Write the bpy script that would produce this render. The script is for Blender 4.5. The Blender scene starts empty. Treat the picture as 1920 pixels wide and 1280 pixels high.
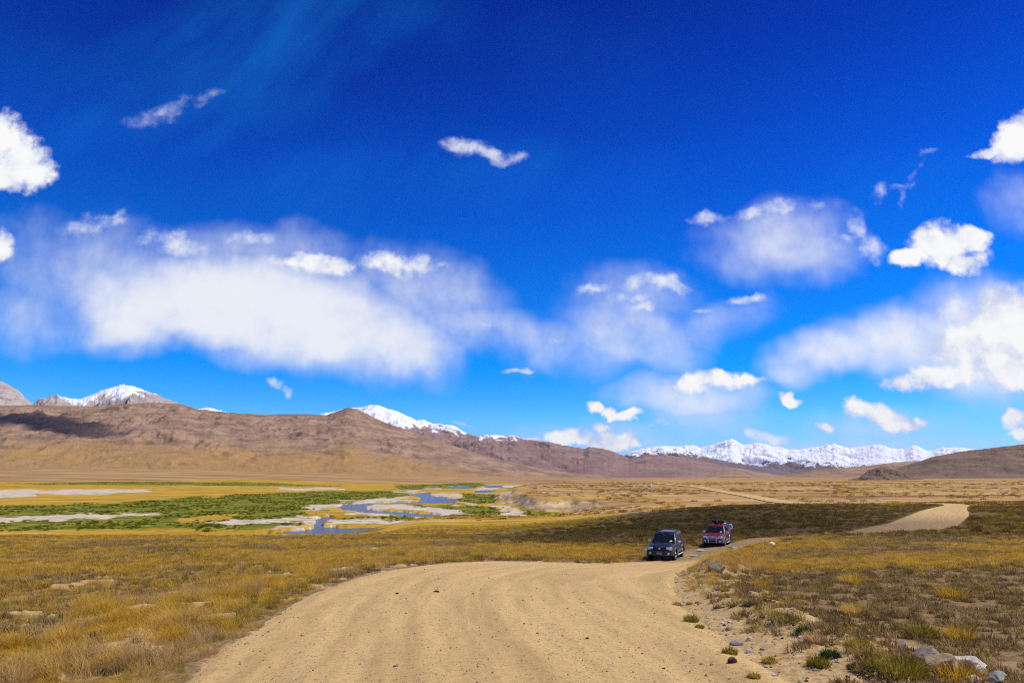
import bpy, bmesh, math, random
import numpy as np
from mathutils import Vector, Matrix, noise as mnoise

random.seed(7)
rng = np.random.default_rng(11)
sc = bpy.context.scene
col = sc.collection

# ------------------------------------------------------------------ camera
FPX = 1280.0                       # 24 mm lens on a 1920 px wide picture
CAMZ = 3.05
PITCH = math.atan(250.0 / FPX)
cp, sp = math.cos(PITCH), math.sin(PITCH)
cd = bpy.data.cameras.new('camera')
cam = bpy.data.objects.new('camera', cd)
col.objects.link(cam)
cd.sensor_width = 36.0
cd.lens = 24.0
cd.clip_start = 0.1
cd.clip_end = 80000
cam.location = (0, 0, CAMZ)
cam.rotation_euler = (math.pi / 2 + PITCH, 0, 0)
sc.camera = cam

# ------------------------------------------------------------------ render look
sc.view_settings.view_transform = 'Standard'
sc.view_settings.look = 'None'
sc.view_settings.gamma = 1.0
sc.view_settings.exposure = 0.0
sc.cycles.use_denoising = False
sc.cycles.filter_width = 1.15
sc.cycles.max_bounces = 6
sc.cycles.diffuse_bounces = 3
sc.cycles.glossy_bounces = 3
sc.cycles.transmission_bounces = 3
sc.cycles.transparent_max_bounces = 8
sc.cycles.volume_bounces = 0

# ------------------------------------------------------------------ sun
SUN_AZ = math.radians(78)          # to the right of the view direction
SUN_EL = math.radians(58)
S = Vector((math.sin(SUN_AZ) * math.cos(SUN_EL), math.cos(SUN_AZ) * math.cos(SUN_EL), math.sin(SUN_EL)))
ld = bpy.data.lights.new('sun', 'SUN')
ld.energy = 4.2
ld.angle = math.radians(0.5)
ld.color = (1.0, 0.955, 0.89)
sun = bpy.data.objects.new('sun', ld)
sun.rotation_euler = (-S).to_track_quat('-Z', 'Y').to_euler()
sun.location = (0, 0, 200)
col.objects.link(sun)


def at(px, py, Y):
    """world point seen at photograph pixel (px,py) at forward distance Y"""
    a = (px - 960.0) / FPX
    b = (640.0 - py) / FPX
    dy = cp - b * sp
    k = Y / dy
    return np.array([a * k, Y + 0 * k, CAMZ + (sp + b * cp) * k])


def to_px(X, Y, Z):
    z = Z - CAMZ
    d = Y * cp + z * sp
    d = np.where(d < 0.05, 0.05, d)
    u = -Y * sp + z * cp
    return 960 + FPX * X / d, 640 - FPX * u / d


# ------------------------------------------------------------------ node helper
class NT:
    def __init__(self, tree):
        self.t = tree
        self.n = tree.nodes
        self.l = tree.links

    def node(self, typ, ins=None, **props):
        nd = self.n.new(typ)
        for k, v in props.items():
            setattr(nd, k, v)
        if ins:
            for k, v in ins.items():
                s = nd.inputs[k]
                if isinstance(v, bpy.types.NodeSocket):
                    self.l.new(v, s)
                else:
                    if isinstance(v, (tuple, list)) and s.type == 'RGBA' and len(v) == 3:
                        v = (*v, 1)
                    s.default_value = v
        return nd

    def math(self, op, a, b=0.0, c=0.0, clamp=False):
        nd = self.node('ShaderNodeMath', {0: a, 1: b, 2: c}, operation=op, use_clamp=clamp)
        return nd.outputs[0]

    def vmath(self, op, a, b=(0, 0, 0)):
        nd = self.node('ShaderNodeVectorMath', {0: a, 1: b}, operation=op)
        return nd.outputs[1] if op in ('LENGTH', 'DOT_PRODUCT', 'DISTANCE') else nd.outputs[0]

    def smooth(self, v, a, b, o0=0.0, o1=1.0):
        nd = self.node('ShaderNodeMapRange', {0: v, 1: a, 2: b, 3: o0, 4: o1}, interpolation_type='SMOOTHSTEP')
        return nd.outputs[0]

    def lin(self, v, a, b, o0=0.0, o1=1.0):
        nd = self.node('ShaderNodeMapRange', {0: v, 1: a, 2: b, 3: o0, 4: o1})
        return nd.outputs[0]

    def mix(self, f, a, b, blend='MIX'):
        nd = self.node('ShaderNodeMix', None, data_type='RGBA', blend_type=blend)
        for s, v in ((nd.inputs[0], f), (nd.inputs[6], a), (nd.inputs[7], b)):
            if isinstance(v, bpy.types.NodeSocket):
                self.l.new(v, s)
            else:
                s.default_value = (*v, 1) if isinstance(v, (tuple, list)) and len(v) == 3 else v
        return nd.outputs[2]

    def noise(self, vec, scale, detail=4, rough=0.5, col=False, lac=2.0, dist=0.0):
        nd = self.node('ShaderNodeTexNoise', {'Scale': scale, 'Detail': detail, 'Roughness': rough,
                                              'Lacunarity': lac, 'Distortion': dist})
        if vec is not None:
            self.l.new(vec, nd.inputs['Vector'])
        return nd.outputs[1] if col else nd.outputs[0]

    def scale(self, vec, s, loc=(0, 0, 0)):
        nd = self.node('ShaderNodeMapping', {'Scale': s, 'Location': loc})
        self.l.new(vec, nd.inputs['Vector'])
        return nd.outputs[0]

    def attr(self, name):
        return self.node('ShaderNodeAttribute', None, attribute_name=name).outputs['Fac']


# ------------------------------------------------------------------ world: sky and clouds
world = bpy.data.worlds.new('World')
sc.world = world
world.use_nodes = True
world.node_tree.nodes.clear()
W = NT(world.node_tree)
out = W.node('ShaderNodeOutputWorld')
bg = W.node('ShaderNodeBackground', {'Strength': 0.1})
sky = W.node('ShaderNodeTexSky', None, sky_type='NISHITA', sun_disc=False, sun_elevation=SUN_EL,
             sun_rotation=SUN_AZ, altitude=4100, air_density=1.0, dust_density=0.0, ozone_density=3.0)
SKYC = W.node('ShaderNodeHueSaturation', {'Hue': 0.5, 'Saturation': 1.5, 'Value': 1.0, 'Fac': 1.0, 'Color': sky.outputs[0]}).outputs[0]
geo = W.node('ShaderNodeTexCoord').outputs['Generated']
sx = W.node('ShaderNodeSeparateXYZ', {0: geo})
gx, gy, gz = sx.outputs
# colour of the thin dry air over the high plain: steep fall from the pale horizon to deep blue overhead
el = W.math('ARCSINE', W.math('MAXIMUM', gz, 0.0))
ramp = W.node('ShaderNodeValToRGB', {0: W.math('DIVIDE', el, math.pi / 2)})
cr = ramp.color_ramp
cr.elements.remove(cr.elements[0])
stops = [(0.00, (0.62, 0.90, 1.50)), (0.05, (1.40, 1.58, 1.80)), (0.10, (1.25, 1.62, 1.98)), (0.17, (0.50, 1.34, 2.0)),
         (0.26, (0.0, 0.82, 1.84)), (0.35, (0.0, 0.46, 1.42)), (0.42, (0.0, 0.30, 1.12)), (0.60, (0.0, 0.24, 0.95))]
cr.elements[0].position = stops[0][0]
cr.elements[0].color = (*stops[0][1], 1)
for p_, c_ in stops[1:]:
    e_ = cr.elements.new(p_)
    e_.color = (*c_, 1)
SKYC = W.mix(1.0, SKYC, ramp.outputs[0], 'MULTIPLY')

front = W.math('GREATER_THAN', gy, 0.03)
ysafe = W.math('MAXIMUM', gy, 0.03)
U = W.math('DIVIDE', gx, ysafe)
V = W.math('DIVIDE', gz, ysafe)
P = W.node('ShaderNodeCombineXYZ', {0: U, 1: V, 2: 1.0}).outputs[0]


def warp(vec, scale, amt, detail=3):
    nz = W.noise(vec, scale, detail, 0.55, col=True)
    d = W.vmath('MULTIPLY', W.vmath('SUBTRACT', nz, (0.5, 0.5, 0.5)), (amt, amt, 0))
    return W.vmath('ADD', vec, d)


def blobs(G, vec, lst, u0, u1):
    """largest of many soft ellipses given in photograph pixels: x, y, rx, ry, tilt, weight (only those near u0..u1)"""
    acc, n_ = None, 0
    for (px, py, rx, ry, tilt, wgt) in lst:
        c = at(px, py, 1.0)
        cu, cv = c[0], c[2] - CAMZ
        ru = abs(at(px + rx, py, 1.0)[0] - c[0])
        rv = abs(at(px, py - ry, 1.0)[2] - c[2])
        if cu + max(ru, rv) * 1.35 + 0.06 < u0 or cu - max(ru, rv) * 1.35 - 0.06 > u1:
            continue
        t = math.radians(tilt)
        k = math.sqrt(wgt)
        ax, ay = k * math.cos(t) / ru, k * math.sin(t) / ru
        bx, by = -k * math.sin(t) / rv, k * math.cos(t) / rv
        v = vec
        n_ += 1
        if acc is not None and n_ % 3 == 0:   # evaluate the ellipses one after another (keeps the shader's stack small)
            v = G.node('ShaderNodeVectorMath', {0: acc, 1: (1e-7, 0, 0), 2: vec}, operation='MULTIPLY_ADD').outputs[0]
        da = G.vmath('DOT_PRODUCT', v, (ax, ay, -(ax * cu + ay * cv)))
        db = G.vmath('DOT_PRODUCT', v, (bx, by, -(bx * cu + by * cv)))
        r2 = G.math('MULTIPLY_ADD', da, da, G.math('MULTIPLY', db, db))
        d = G.math('SUBTRACT', wgt, r2)
        acc = d if acc is None else G.math('MAXIMUM', acc, d)
    return acc if acc is not None else -2.0


HARD = [(-5, 262, 70, 52, 0, 1), (35, 300, 62, 50, 0, 1), (72, 328, 42, 38, 0, 1), (20, 325, 60, 36, 0, 1), (8, 465, 28, 34, 0, .9),
        (590, 497, 84, 26, -4, .95), (555, 495, 40, 16, 0, .8), (755, 496, 80, 24, -8, .75), (700, 490, 40, 18, 0, .5),
        (172, 421, 74, 20, 12, .5), (212, 402, 34, 12, 10, .45), (330, 458, 85, 22, -14, .5), (458, 446, 60, 13, -6, .5), (335, 438, 18, 14, 0, .4),
        (868, 273, 54, 20, 0, .62), (918, 282, 54, 16, -18, .6), (952, 297, 36, 11, -5, .42),
        (1325, 408, 50, 17, 8, .55), (1440, 393, 100, 16, 8, .55), (1470, 380, 25, 14, 0, .5), (1520, 388, 40, 10, 8, .4),
        (1605, 422, 20, 32, 0, .5), (1632, 463, 36, 28, -35, .6), (1590, 442, 26, 12, 0, .4),
        (1762, 458, 74, 46, 0, 1), (1815, 445, 46, 28, -10, 1), (1715, 480, 50, 20, 12, .9), (1805, 488, 54, 26, 0, .95), (1842, 478, 24, 18, 30, .6),
        (1905, 268, 58, 44, 0, 1), (1862, 282, 54, 13, 5, .8), (1935, 250, 60, 50, 0, 1),
        (1692, 350, 30, 9, 10, .34), (1648, 362, 12, 26, -15, .28), (1735, 290, 26, 8, 10, .26), (1712, 322, 44, 8, 50, .18), (1690, 366, 9, 18, 0, .25),
        (516, 716, 20, 14, 0, .6), (536, 727, 18, 11, -30, .6), (975, 688, 34, 6, 0, .5),
        (1905, 610, 110, 92, 0, 1), (1830, 650, 120, 62, 10, .9), (1755, 705, 120, 26, 6, .85), (1900, 690, 100, 50, 0, 1), (1800, 580, 70, 36, 12, .6),
        (1330, 718, 110, 20, 2, .75), (1348, 706, 26, 14, 0, .8), (1400, 712, 44, 12, 6, .7),
        (1115, 765, 20, 13, -10, .8), (1150, 778, 24, 14, -20, .85), (1186, 776, 36, 14, 20, .85), (1234, 780, 14, 6, 0, .5), (1222, 792, 8, 7, 0, .5),
        (1483, 752, 26, 13, -30, .85), (1548, 797, 22, 12, -10, .85),
        (1610, 768, 36, 22, -10, .9), (1655, 782, 66, 26, -14, .95), (1695, 800, 38, 16, -10, .9), (1725, 792, 22, 14, 0, .7),
        (1906, 785, 28, 22, 0, .9), (1912, 808, 24, 18, 0, .9),
        (1060, 820, 46, 18, 0, 1), (1085, 824, 30, 14, 0, .9), (1130, 806, 28, 14, 0, .7), (1155, 830, 46, 22, 0, 1), (1120, 836, 30, 14, 0, .8), (1190, 834, 15, 14, 0, .9), (995, 822, 28, 9, 0, .6),
        (1445, 826, 60, 16, -8, .6), (1412, 814, 24, 13, 0, .6), (1245, 786, 10, 5, 0, .4), (870, 797, 26, 6, -6, .4),
        (1110, 546, 42, 14, 12, .5), (1195, 527, 54, 16, 10, .5), (1254, 536, 52, 20, -14, .65), (1205, 580, 36, 10, 5, .5), (1180, 560, 60, 10, -6, .4),
        (1392, 567, 42, 12, 6, .6), (1312, 583, 32, 6, 12, .4), (1047, 635, 20, 5, 0, .4), (920, 604, 30, 5, 0, .3),
        (375, 176, 50, 12, 10, .30), (325, 205, 74, 20, 24, .30), (275, 222, 50, 15, 5, .25)]
SOFT = [(400, 550, 330, 100, -4, 1.02), (290, 560, 200, 100, 0, 1.0), (540, 590, 320, 100, -8, 1.05), (690, 632, 200, 80, -14, .86), (400, 575, 240, 70, -4, 1.25),
        (180, 510, 200, 90, 0, .5), (790, 555, 160, 95, -20, .5), (735, 672, 120, 46, -10, .80), (240, 605, 110, 46, -10, .95), (420, 615, 200, 46, -6, 1.1),
        (430, 480, 250, 66, 0, .5), (60, 590, 170, 56, 0, .32), (110, 480, 150, 70, 0, .28), (840, 610, 150, 60, -20, .5), (620, 640, 150, 46, -10, 1.0),
        (980, 618, 230, 48, 0, .42), (1150, 610, 150, 90, 0, .5), (1225, 632, 110, 64, -15, .5), (1350, 600, 120, 36, 16, .34), (1170, 650, 120, 36, -8, .55), (1180, 555, 140, 56, 0, .34),
        (1465, 455, 150, 86, -4, .72), (1420, 420, 110, 44, 8, .46), (1490, 480, 110, 56, 0, .72), (1905, 390, 70, 56, 0, .35),
        (1590, 655, 180, 50, 10, .85), (1500, 682, 80, 34, 8, .6), (1700, 635, 190, 66, 8, .85), (1850, 640, 180, 120, 8, .9),
        (1290, 730, 170, 40, 0, .75), (1310, 755, 120, 56, 0, .5), (1150, 820, 190, 36, 0, .38), (1500, 838, 420, 26, 0, .32), (1650, 795, 150, 36, 0, .32)]
CIRRUS = [(470, 60, 420, 150, 20, 1.0), (420, 190, 260, 110, 25, .9), (250, 230, 240, 80, 10, .7), (640, 330, 260, 110, 10, .7), (950, 310, 260, 110, 0, .7),
          (1100, 330, 240, 90, 0, .5), (1130, 110, 260, 110, -10, .35), (720, 20, 200, 100, 0, .7), (1700, 330, 260, 90, 20, .5), (60, 130, 160, 130, 0, .4)]

Pw = warp(warp(P, 16, 0.034, 2), 60, 0.016, 3)
Ps = warp(P, 6, 0.11, 3)
fine = W.noise(P, 28, 8, 0.60)
med = W.noise(P, 17, 5, 0.6)
streak = W.noise(W.scale(P, (1.0, 0.55, 1)), 7, 7, 0.62)
cr1 = W.node('ShaderNodeMapping', {'Rotation': (0, 0, math.radians(-48)), 'Vector': warp(P, 3, 0.12, 2)}).outputs[0]
cn = W.noise(W.node('ShaderNodeMapping', {'Scale': (0.32, 1.0, 1), 'Vector': cr1}).outputs[0], 10, 8, 0.62)
Pc = warp(P, 4, 0.16, 2)
hadd = W.math('MULTIPLY_ADD', W.math('SUBTRACT', fine, 0.52), 1.7, W.math('MULTIPLY', W.math('SUBTRACT', med, 0.5), 0.8))
sadd = W.math('MULTIPLY_ADD', W.math('SUBTRACT', streak, 0.5), 1.0, W.math('MULTIPLY', W.math('SUBTRACT', fine, 0.5), 0.42))


bil = W.noise(P, 15, 4, 0.5)
bil2 = W.noise(W.vmath('ADD', P, (0.012, 0.014, 0)), 15, 4, 0.5)
emb = W.math('MULTIPLY', W.math('SUBTRACT', bil, bil2), 2.2)  # sample offset towards the sun: puff light and shade painted into cloud colour
SHARED = (('emb', emb), ('hard_place', Pw), ('soft_place', Ps), ('cirrus_place', Pc), ('hadd', hadd), ('sadd', sadd), ('cn', cn), ('med', med), ('sky', SKYC))


def strip(u0, u1):
    tree = bpy.data.node_groups.new('cloud_strip', 'ShaderNodeTree')
    for nm, so in SHARED:
        tree.interface.new_socket(nm, in_out='INPUT', socket_type={'VALUE': 'NodeSocketFloat', 'VECTOR': 'NodeSocketVector', 'RGBA': 'NodeSocketColor'}[so.type])
    tree.interface.new_socket('Color', in_out='OUTPUT', socket_type='NodeSocketColor')
    G = NT(tree)
    gi = G.node('NodeGroupInput').outputs
    go = G.node('NodeGroupOutput')
    hd = G.math('ADD', blobs(G, gi['hard_place'], [c_ for c_ in HARD if c_[5] > .66], u0, u1), gi['hadd'])
    wd = G.math('MULTIPLY_ADD', gi['hadd'], 0.85, blobs(G, gi['hard_place'], [c_ for c_ in HARD if c_[5] <= .66], u0, u1))
    wa = G.math('MULTIPLY', G.smooth(wd, -0.08, 0.85), 0.88)
    ha = G.smooth(hd, -0.06, 0.66)
    sd = G.math('ADD', blobs(G, gi['soft_place'], SOFT, u0, u1), gi['sadd'])
    sa = G.math('MULTIPLY', G.smooth(sd, -0.30, 1.10), 0.96)
    cdn = blobs(G, gi['cirrus_place'], CIRRUS, u0, u1)
    ca = G.math('MULTIPLY', G.smooth(G.math('MULTIPLY', G.math('MAXIMUM', cdn, 0.0), G.math('SUBTRACT', gi['cn'], .18)), 0.0, 0.55), 0.32)
    c1 = G.mix(ca, gi['sky'], (0.1, 2.6, 8.2))
    c2 = G.mix(sa, c1, G.mix(G.smooth(G.math('MULTIPLY_ADD', gi['emb'], 0.45, sd), 0.0, 1.0), (5.6, 6.5, 9.2), (8.8, 9.0, 9.5)))
    hcol = G.mix(G.smooth(G.math('ADD', G.math('MULTIPLY_ADD', G.math('SUBTRACT', gi['med'], 0.5), 1.3, G.math('MINIMUM', hd, .8)), gi['emb']), 0.05, 1.0), (6.0, 6.6, 8.6), (9.7, 9.7, 9.7))
    c2 = G.mix(wa, c2, G.mix(G.smooth(wd, 0.0, 0.8), (4.6, 5.6, 9.0), (8.8, 9.0, 9.6)))
    G.l.new(G.mix(ha, c2, hcol), go.inputs[0])
    gn_ = W.node('ShaderNodeGroup', None, node_tree=tree)
    for nm, so in SHARED:
        W.l.new(so, gn_.inputs[nm])
    return W.node('ShaderNodeBackground', {'Strength': 0.1, 'Color': gn_.outputs[0]}).outputs[0]


def mixs(f, a, b):
    m = W.node('ShaderNodeMixShader', {0: f})
    W.l.new(a, m.inputs[1])
    W.l.new(b, m.inputs[2])
    return m.outputs[0]


# cloud in front of the camera, in strips so that only the nearby ellipses are worked out
cuts = [-9, -0.50, -0.25, 0.0, 0.16, 0.32, 0.48, 9]
sh = strip(cuts[0], cuts[1])
for i_ in range(1, len(cuts) - 1):
    sh = mixs(W.math('GREATER_THAN', U, cuts[i_]), sh, strip(cuts[i_], cuts[i_ + 1]))
# the same scattered fair-weather cloud carries on over the rest of the sky
gp = W.node('ShaderNodeCombineXYZ', {0: W.math('DIVIDE', gx, W.math('MAXIMUM', gz, 0.06)), 1: W.math('DIVIDE', gy, W.math('MAXIMUM', gz, 0.06)), 2: 0.0}).outputs[0]
gn = W.noise(gp, 0.9, 7, 0.6)
fade = W.math('MULTIPLY', W.math('MULTIPLY', W.smooth(W.math('ABSOLUTE', U), 0.95, 1.2, 1, 0), W.smooth(V, 0.95, 1.15, 1, 0)), front)
ga = W.math('MULTIPLY', W.math('MULTIPLY', W.smooth(gn, 0.56, 0.68), W.smooth(gz, 0.02, 0.12)), W.math('SUBTRACT', 1.0, fade))
W.l.new(W.mix(ga, SKYC, (8.6, 8.8, 9.3)), bg.inputs[0])
inside = W.math('MULTIPLY', W.math('MULTIPLY', W.math('LESS_THAN', W.math('ABSOLUTE', U), 0.95), W.math('LESS_THAN', V, 0.95)),
                W.math('MULTIPLY', W.math('GREATER_THAN', V, -0.02), front))
W.l.new(mixs(inside, bg.outputs[0], sh), out.inputs[0])
world.cycles.sampling_method = 'MANUAL'
world.cycles.sample_map_resolution = 1024

# ------------------------------------------------------------------ numpy noise
def _hash(ix, iy, seed):
    h = (ix.astype(np.int64) * 374761393 + iy.astype(np.int64) * 668265263 + seed * 1274126177) & 0xffffffff
    h = ((h ^ (h >> 13)) * 1103515245) & 0xffffffff
    h = ((h ^ (h >> 16)) * 2246822519) & 0xffffffff
    return ((h ^ (h >> 15)) & 0xffff) / 65535.0


def vnoise(x, y, seed=0):
    """gradient noise, about -1..1"""
    x = np.asarray(x, float)
    y = np.asarray(y, float)
    ix, iy = np.floor(x), np.floor(y)
    fx, fy = x - ix, y - iy
    r = 0
    wx = fx * fx * fx * (fx * (fx * 6 - 15) + 10)
    wy = fy * fy * fy * (fy * (fy * 6 - 15) + 10)
    g = []
    for dx, dy in ((0, 0), (1, 0), (0, 1), (1, 1)):
        a = _hash(ix + dx, iy + dy, seed) * 2 * math.pi
        g.append(np.cos(a) * (fx - dx) + np.sin(a) * (fy - dy))
    return 1.5 * ((g[0] * (1 - wx) + g[1] * wx) * (1 - wy) + (g[2] * (1 - wx) + g[3] * wx) * wy)


def fbm(x, y, oct=4, seed=0, gain=0.5, lac=2.03):
    r, a = 0, 1.0
    for o in range(oct):
        r = r + a * vnoise(x, y, seed + o * 17)
        x, y = x * lac + 3.7, y * lac - 1.9
        a *= gain
    return r


def ridged(x, y, oct=4, seed=0, gain=0.5):
    r, a, tot = 0, 1.0, 0
    for o in range(oct):
        r = r + a * (1 - np.abs(vnoise(x, y, seed + o * 31)))
        tot += a
        x, y = x * 2.07 + 1.3, y * 2.07 - 4.1
        a *= gain
    return r / tot


def sstep(a, b, x):
    t = np.clip((x - a) / (b - a), 0, 1)
    return t * t * (3 - 2 * t)


def sdist(X, Y, poly, closed=True):
    """signed distance to a polygon, positive inside"""
    poly = np.asarray(poly, float)
    n = len(poly)
    d2 = np.full(X.shape, 1e18)
    ins = np.zeros(X.shape, bool)
    for i in range(n if closed else n - 1):
        x0, y0 = poly[i]
        x1, y1 = poly[(i + 1) % n]
        ex, ey = x1 - x0, y1 - y0
        t = np.clip(((X - x0) * ex + (Y - y0) * ey) / (ex * ex + ey * ey + 1e-12), 0, 1)
        d2 = np.minimum(d2, (X - x0 - t * ex) ** 2 + (Y - y0 - t * ey) ** 2)
        if closed and y0 != y1:
            c = ((y0 > Y) != (y1 > Y)) & (X < (x1 - x0) * (Y - y0) / (y1 - y0) + x0)
            ins ^= c
    d = np.sqrt(d2)
    return np.where(ins, d, -d) if closed else d


# ------------------------------------------------------------------ terrain height
class TPS:
    def __init__(self, pts):
        p = np.array(pts, float)
        self.c = np.stack(self.uv(p[:, 0], p[:, 1]), 1)
        n = len(p)
        d = np.linalg.norm(self.c[:, None] - self.c[None], axis=2)
        K = np.where(d > 0, d * d * np.log(d + 1e-12), 0) + np.eye(n) * 1e-4
        A = np.zeros((n + 3, n + 3))
        A[:n, :n] = K
        A[:n, n] = 1
        A[:n, n + 1:] = self.c
        A[n:, :n] = A[:n, n:].T
        self.w = np.linalg.solve(A, np.concatenate([p[:, 2], np.zeros(3)]))

    def uv(self, X, Y):
        Yc = np.maximum(Y, 2.0)
        return np.clip(X / (Yc + 3.0), -1.25, 1.25) * 1.3, np.log(Yc + 4.0)

    def __call__(self, X, Y):
        u, v = self.uv(X, Y)
        r = self.w[-3] + self.w[-2] * u + self.w[-1] * v
        for (cu, cv), w in zip(self.c, self.w):
            d2 = (u - cu) ** 2 + (v - cv) ** 2 + 1e-12
            r = r + w * 0.5 * d2 * np.log(d2)
        return r


UP = [(-300, 1280, 10.5), (0, 1280, 10.5), (0, 1180, 15), (0, 1100, 24), (0, 1030, 48), (0, 998, 85), (-300, 1100, 24), (-300, 999, 85),
      (240, 1220, 12.6), (240, 1060, 34), (480, 1280, 10), (480, 1150, 17), (480, 1060, 34), (480, 1006, 80), (700, 1200, 13.2), (700, 1069, 30), (720, 1004, 82),
      (960, 1280, 10), (960, 1180, 14.5), (960, 1100, 22.5), (960, 1052, 36), (960, 1030, 48), (960, 1003, 78), (960, 978, 140), (900, 967, 185),
      (1245, 1052, 46.5), (1343, 1026, 56.5), (1345, 1024, 61.5), (1220, 1077, 30), (1200, 1103, 23.5), (1330, 1070, 33), (1290, 1060, 37.5), (1150, 1006, 72),
      (1440, 1280, 10), (1920, 1280, 10.2), (2220, 1280, 10.2), (1500, 1150, 16.5), (1920, 1150, 16.5), (1600, 1080, 27), (1920, 1080, 26), (1480, 1030, 45),
      (1920, 1012, 56), (1700, 1010, 58), (1480, 1008, 68), (1420, 1009, 64.5), (1540, 1002, 62), (1545, 1005, 72), (1620, 992, 77), (1700, 972, 95), (1785, 945, 138), (1920, 965, 95), (1920, 940, 150),
      (2220, 1080, 26), (2220, 965, 95), (1420, 947, 130), (1300, 953, 126), (1200, 962, 118), (1100, 976, 110), (1040, 989, 100), (1560, 951, 126), (1250, 998, 72),
      (1420, 943.5, 210), (1200, 948, 205), (1085, 966, 175), (1785, 938, 200), (1920, 932, 220), (1350, 920, 355), (1260, 908, 600), (1080, 927, 290), (1010, 919, 330), (970, 911, 450), (1085, 934, 252), (1000, 969, 190), (1060, 967, 192), (1000, 968, 212), (1120, 955, 200),
      (1920, 908, 500), (1920, 897, 1100), (1200, 901, 1200), (1500, 901, 1200), (960, 901, 1200), (960, 895, 3000), (0, 895, 3000), (1920, 893, 3000), (1550, 893, 3000),
      (0, 935, 200), (480, 950, 200), (0, 905, 600), (480, 912, 600), (2220, 897, 1100)]
up_pts = [at(*p) for p in UP] + [np.array(p) for p in ((-15, 2, 0.05), (15, 2, 0.05), (0, 2, 0.05), (0, 5.5, 0.04), (-7, 5, 0.05), (7, 5, 0.05))]
H_UP = TPS(up_pts)
FL = [(-300, 990, 178), (480, 990, 178), (800, 976, 205), (1080, 964, 240), (-300, 960, 252), (480, 960, 252), (960, 960, 252), (-300, 930, 430), (0, 930, 430), (480, 931, 430), (800, 932, 430),
      (1000, 932, 430), (-300, 903, 720), (0, 905, 720), (480, 911, 720), (800, 915, 720), (1000, 914, 740), (0, 888, 980), (480, 893, 1050), (800, 901, 1150), (1050, 904, 1250), (-300, 887, 980),
      (480, 880, 1700), (0, 872, 1700), (900, 893, 2000), (1100, 896, 2000), (960, 893, 3200), (0, 860, 3200)]
H_FL = TPS([at(*p) for p in FL] + [np.array((0, 90, -11.5)), np.array((-80, 90, -11.5)), np.array((80, 90, -11.5))])

# the river valley, in plan
VAL = [(-2600, 95), (-300, 93), (-110, 92), (-70, 90), (-50, 92), (-33, 96), (-26, 112), (-27, 135), (-30, 168), (-24, 190), (-8, 203), (6, 209), (18, 214), (25, 224), (25, 238), (19, 250), (11, 262), (3, 282), (-2, 305), (-4, 340), (-5, 400),
       (-2, 480), (6, 560), (18, 700), (50, 900), (120, 1200), (300, 2000), (600, 4000), (-6000, 4000), (-6000, 95)]
# the road, in plan: one dirt road that bends right, passes the cars, climbs the rise and runs on over the plain
ROADL = [(-4.0, -6), (-4.2, 6), (-4.53, 10), (-5.1, 14.5), (-5.7, 20), (-5.7, 25.5), (-4.9, 30), (-2.8, 33.8), (0, 35.6), (3, 37), (6.2, 40), (8.3, 44.5), (10.4, 49), (13.2, 54.5), (17, 60), (22, 65.5), (29, 71), (36, 75.5),
         (42, 81), (49, 90), (60, 105), (73.5, 122), (83.5, 134), (88, 150), (86, 170), (80, 186), (78, 200), (84, 240), (92, 290), (101, 345), (116, 450), (132, 580), (160, 800)]
ROADR = [(3.4, -6), (3.6, 6), (3.75, 10), (3.85, 14.5), (4.5, 20), (5.6, 25), (7.2, 30.5), (9.0, 35.5), (10.4, 39.5), (12.0, 43.5), (14.5, 48), (17.4, 53.6), (21.0, 58.8), (26.6, 64.2), (33.5, 68.6), (40.5, 72),
         (47, 75), (54, 85), (65, 100), (76.5, 119), (86.5, 132.5), (91, 150), (90, 172), (86, 188), (84, 200), (90, 240), (98, 289), (107, 344), (122, 449), (138, 579), (167, 799)]


def chaikin(p, n=2):
    p = np.array(p, float)
    for _ in range(n):
        q = np.empty((2 * len(p), 2))
        q[0], q[-1] = p[0], p[-1]
        q[1:-1:2] = .75 * p[:-1] + .25 * p[1:]
        q[2:-1:2] = .25 * p[:-1] + .75 * p[1:]
        p = q
    return p


RL, RR = chaikin(ROADL, 1), chaikin(ROADR, 1)
ROADP = np.concatenate([RL, RR[::-1]])
NEARR = np.concatenate([RL[RL[:, 1] < 95], RR[RR[:, 1] < 95][::-1]])
VALP = chaikin(VAL + VAL[:1], 1)[:-1]


def road_d(X, Y):
    """how far inside the road (m), negative outside"""
    d = np.full(X.shape, -99.0)
    k = (Y > -8) & (Y < 820) & (X > -30) & (X < 200)
    if k.any():
        d[k] = sdist(X[k], Y[k], ROADP)
    return d


def valley_m(X, Y):
    d = np.full(X.shape, -999.0)
    k = (Y > 60) & (X < 800)
    if k.any():
        x, y = X[k], Y[k]
        gul = ridged(x / 22, y / 30, 3, 5) * 14 - 9
        near = sstep(130, 260, y)
        d[k] = sdist(x, y, VALP) + gul * (0.25 + 0.75 * near) * sstep(1500, 700, y)
    w = 11 + 17 * sstep(230, 120, Y) + np.clip((Y - 400) * .03, 0, 30)
    return sstep(-0.45, 0.55, d / w), d


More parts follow.
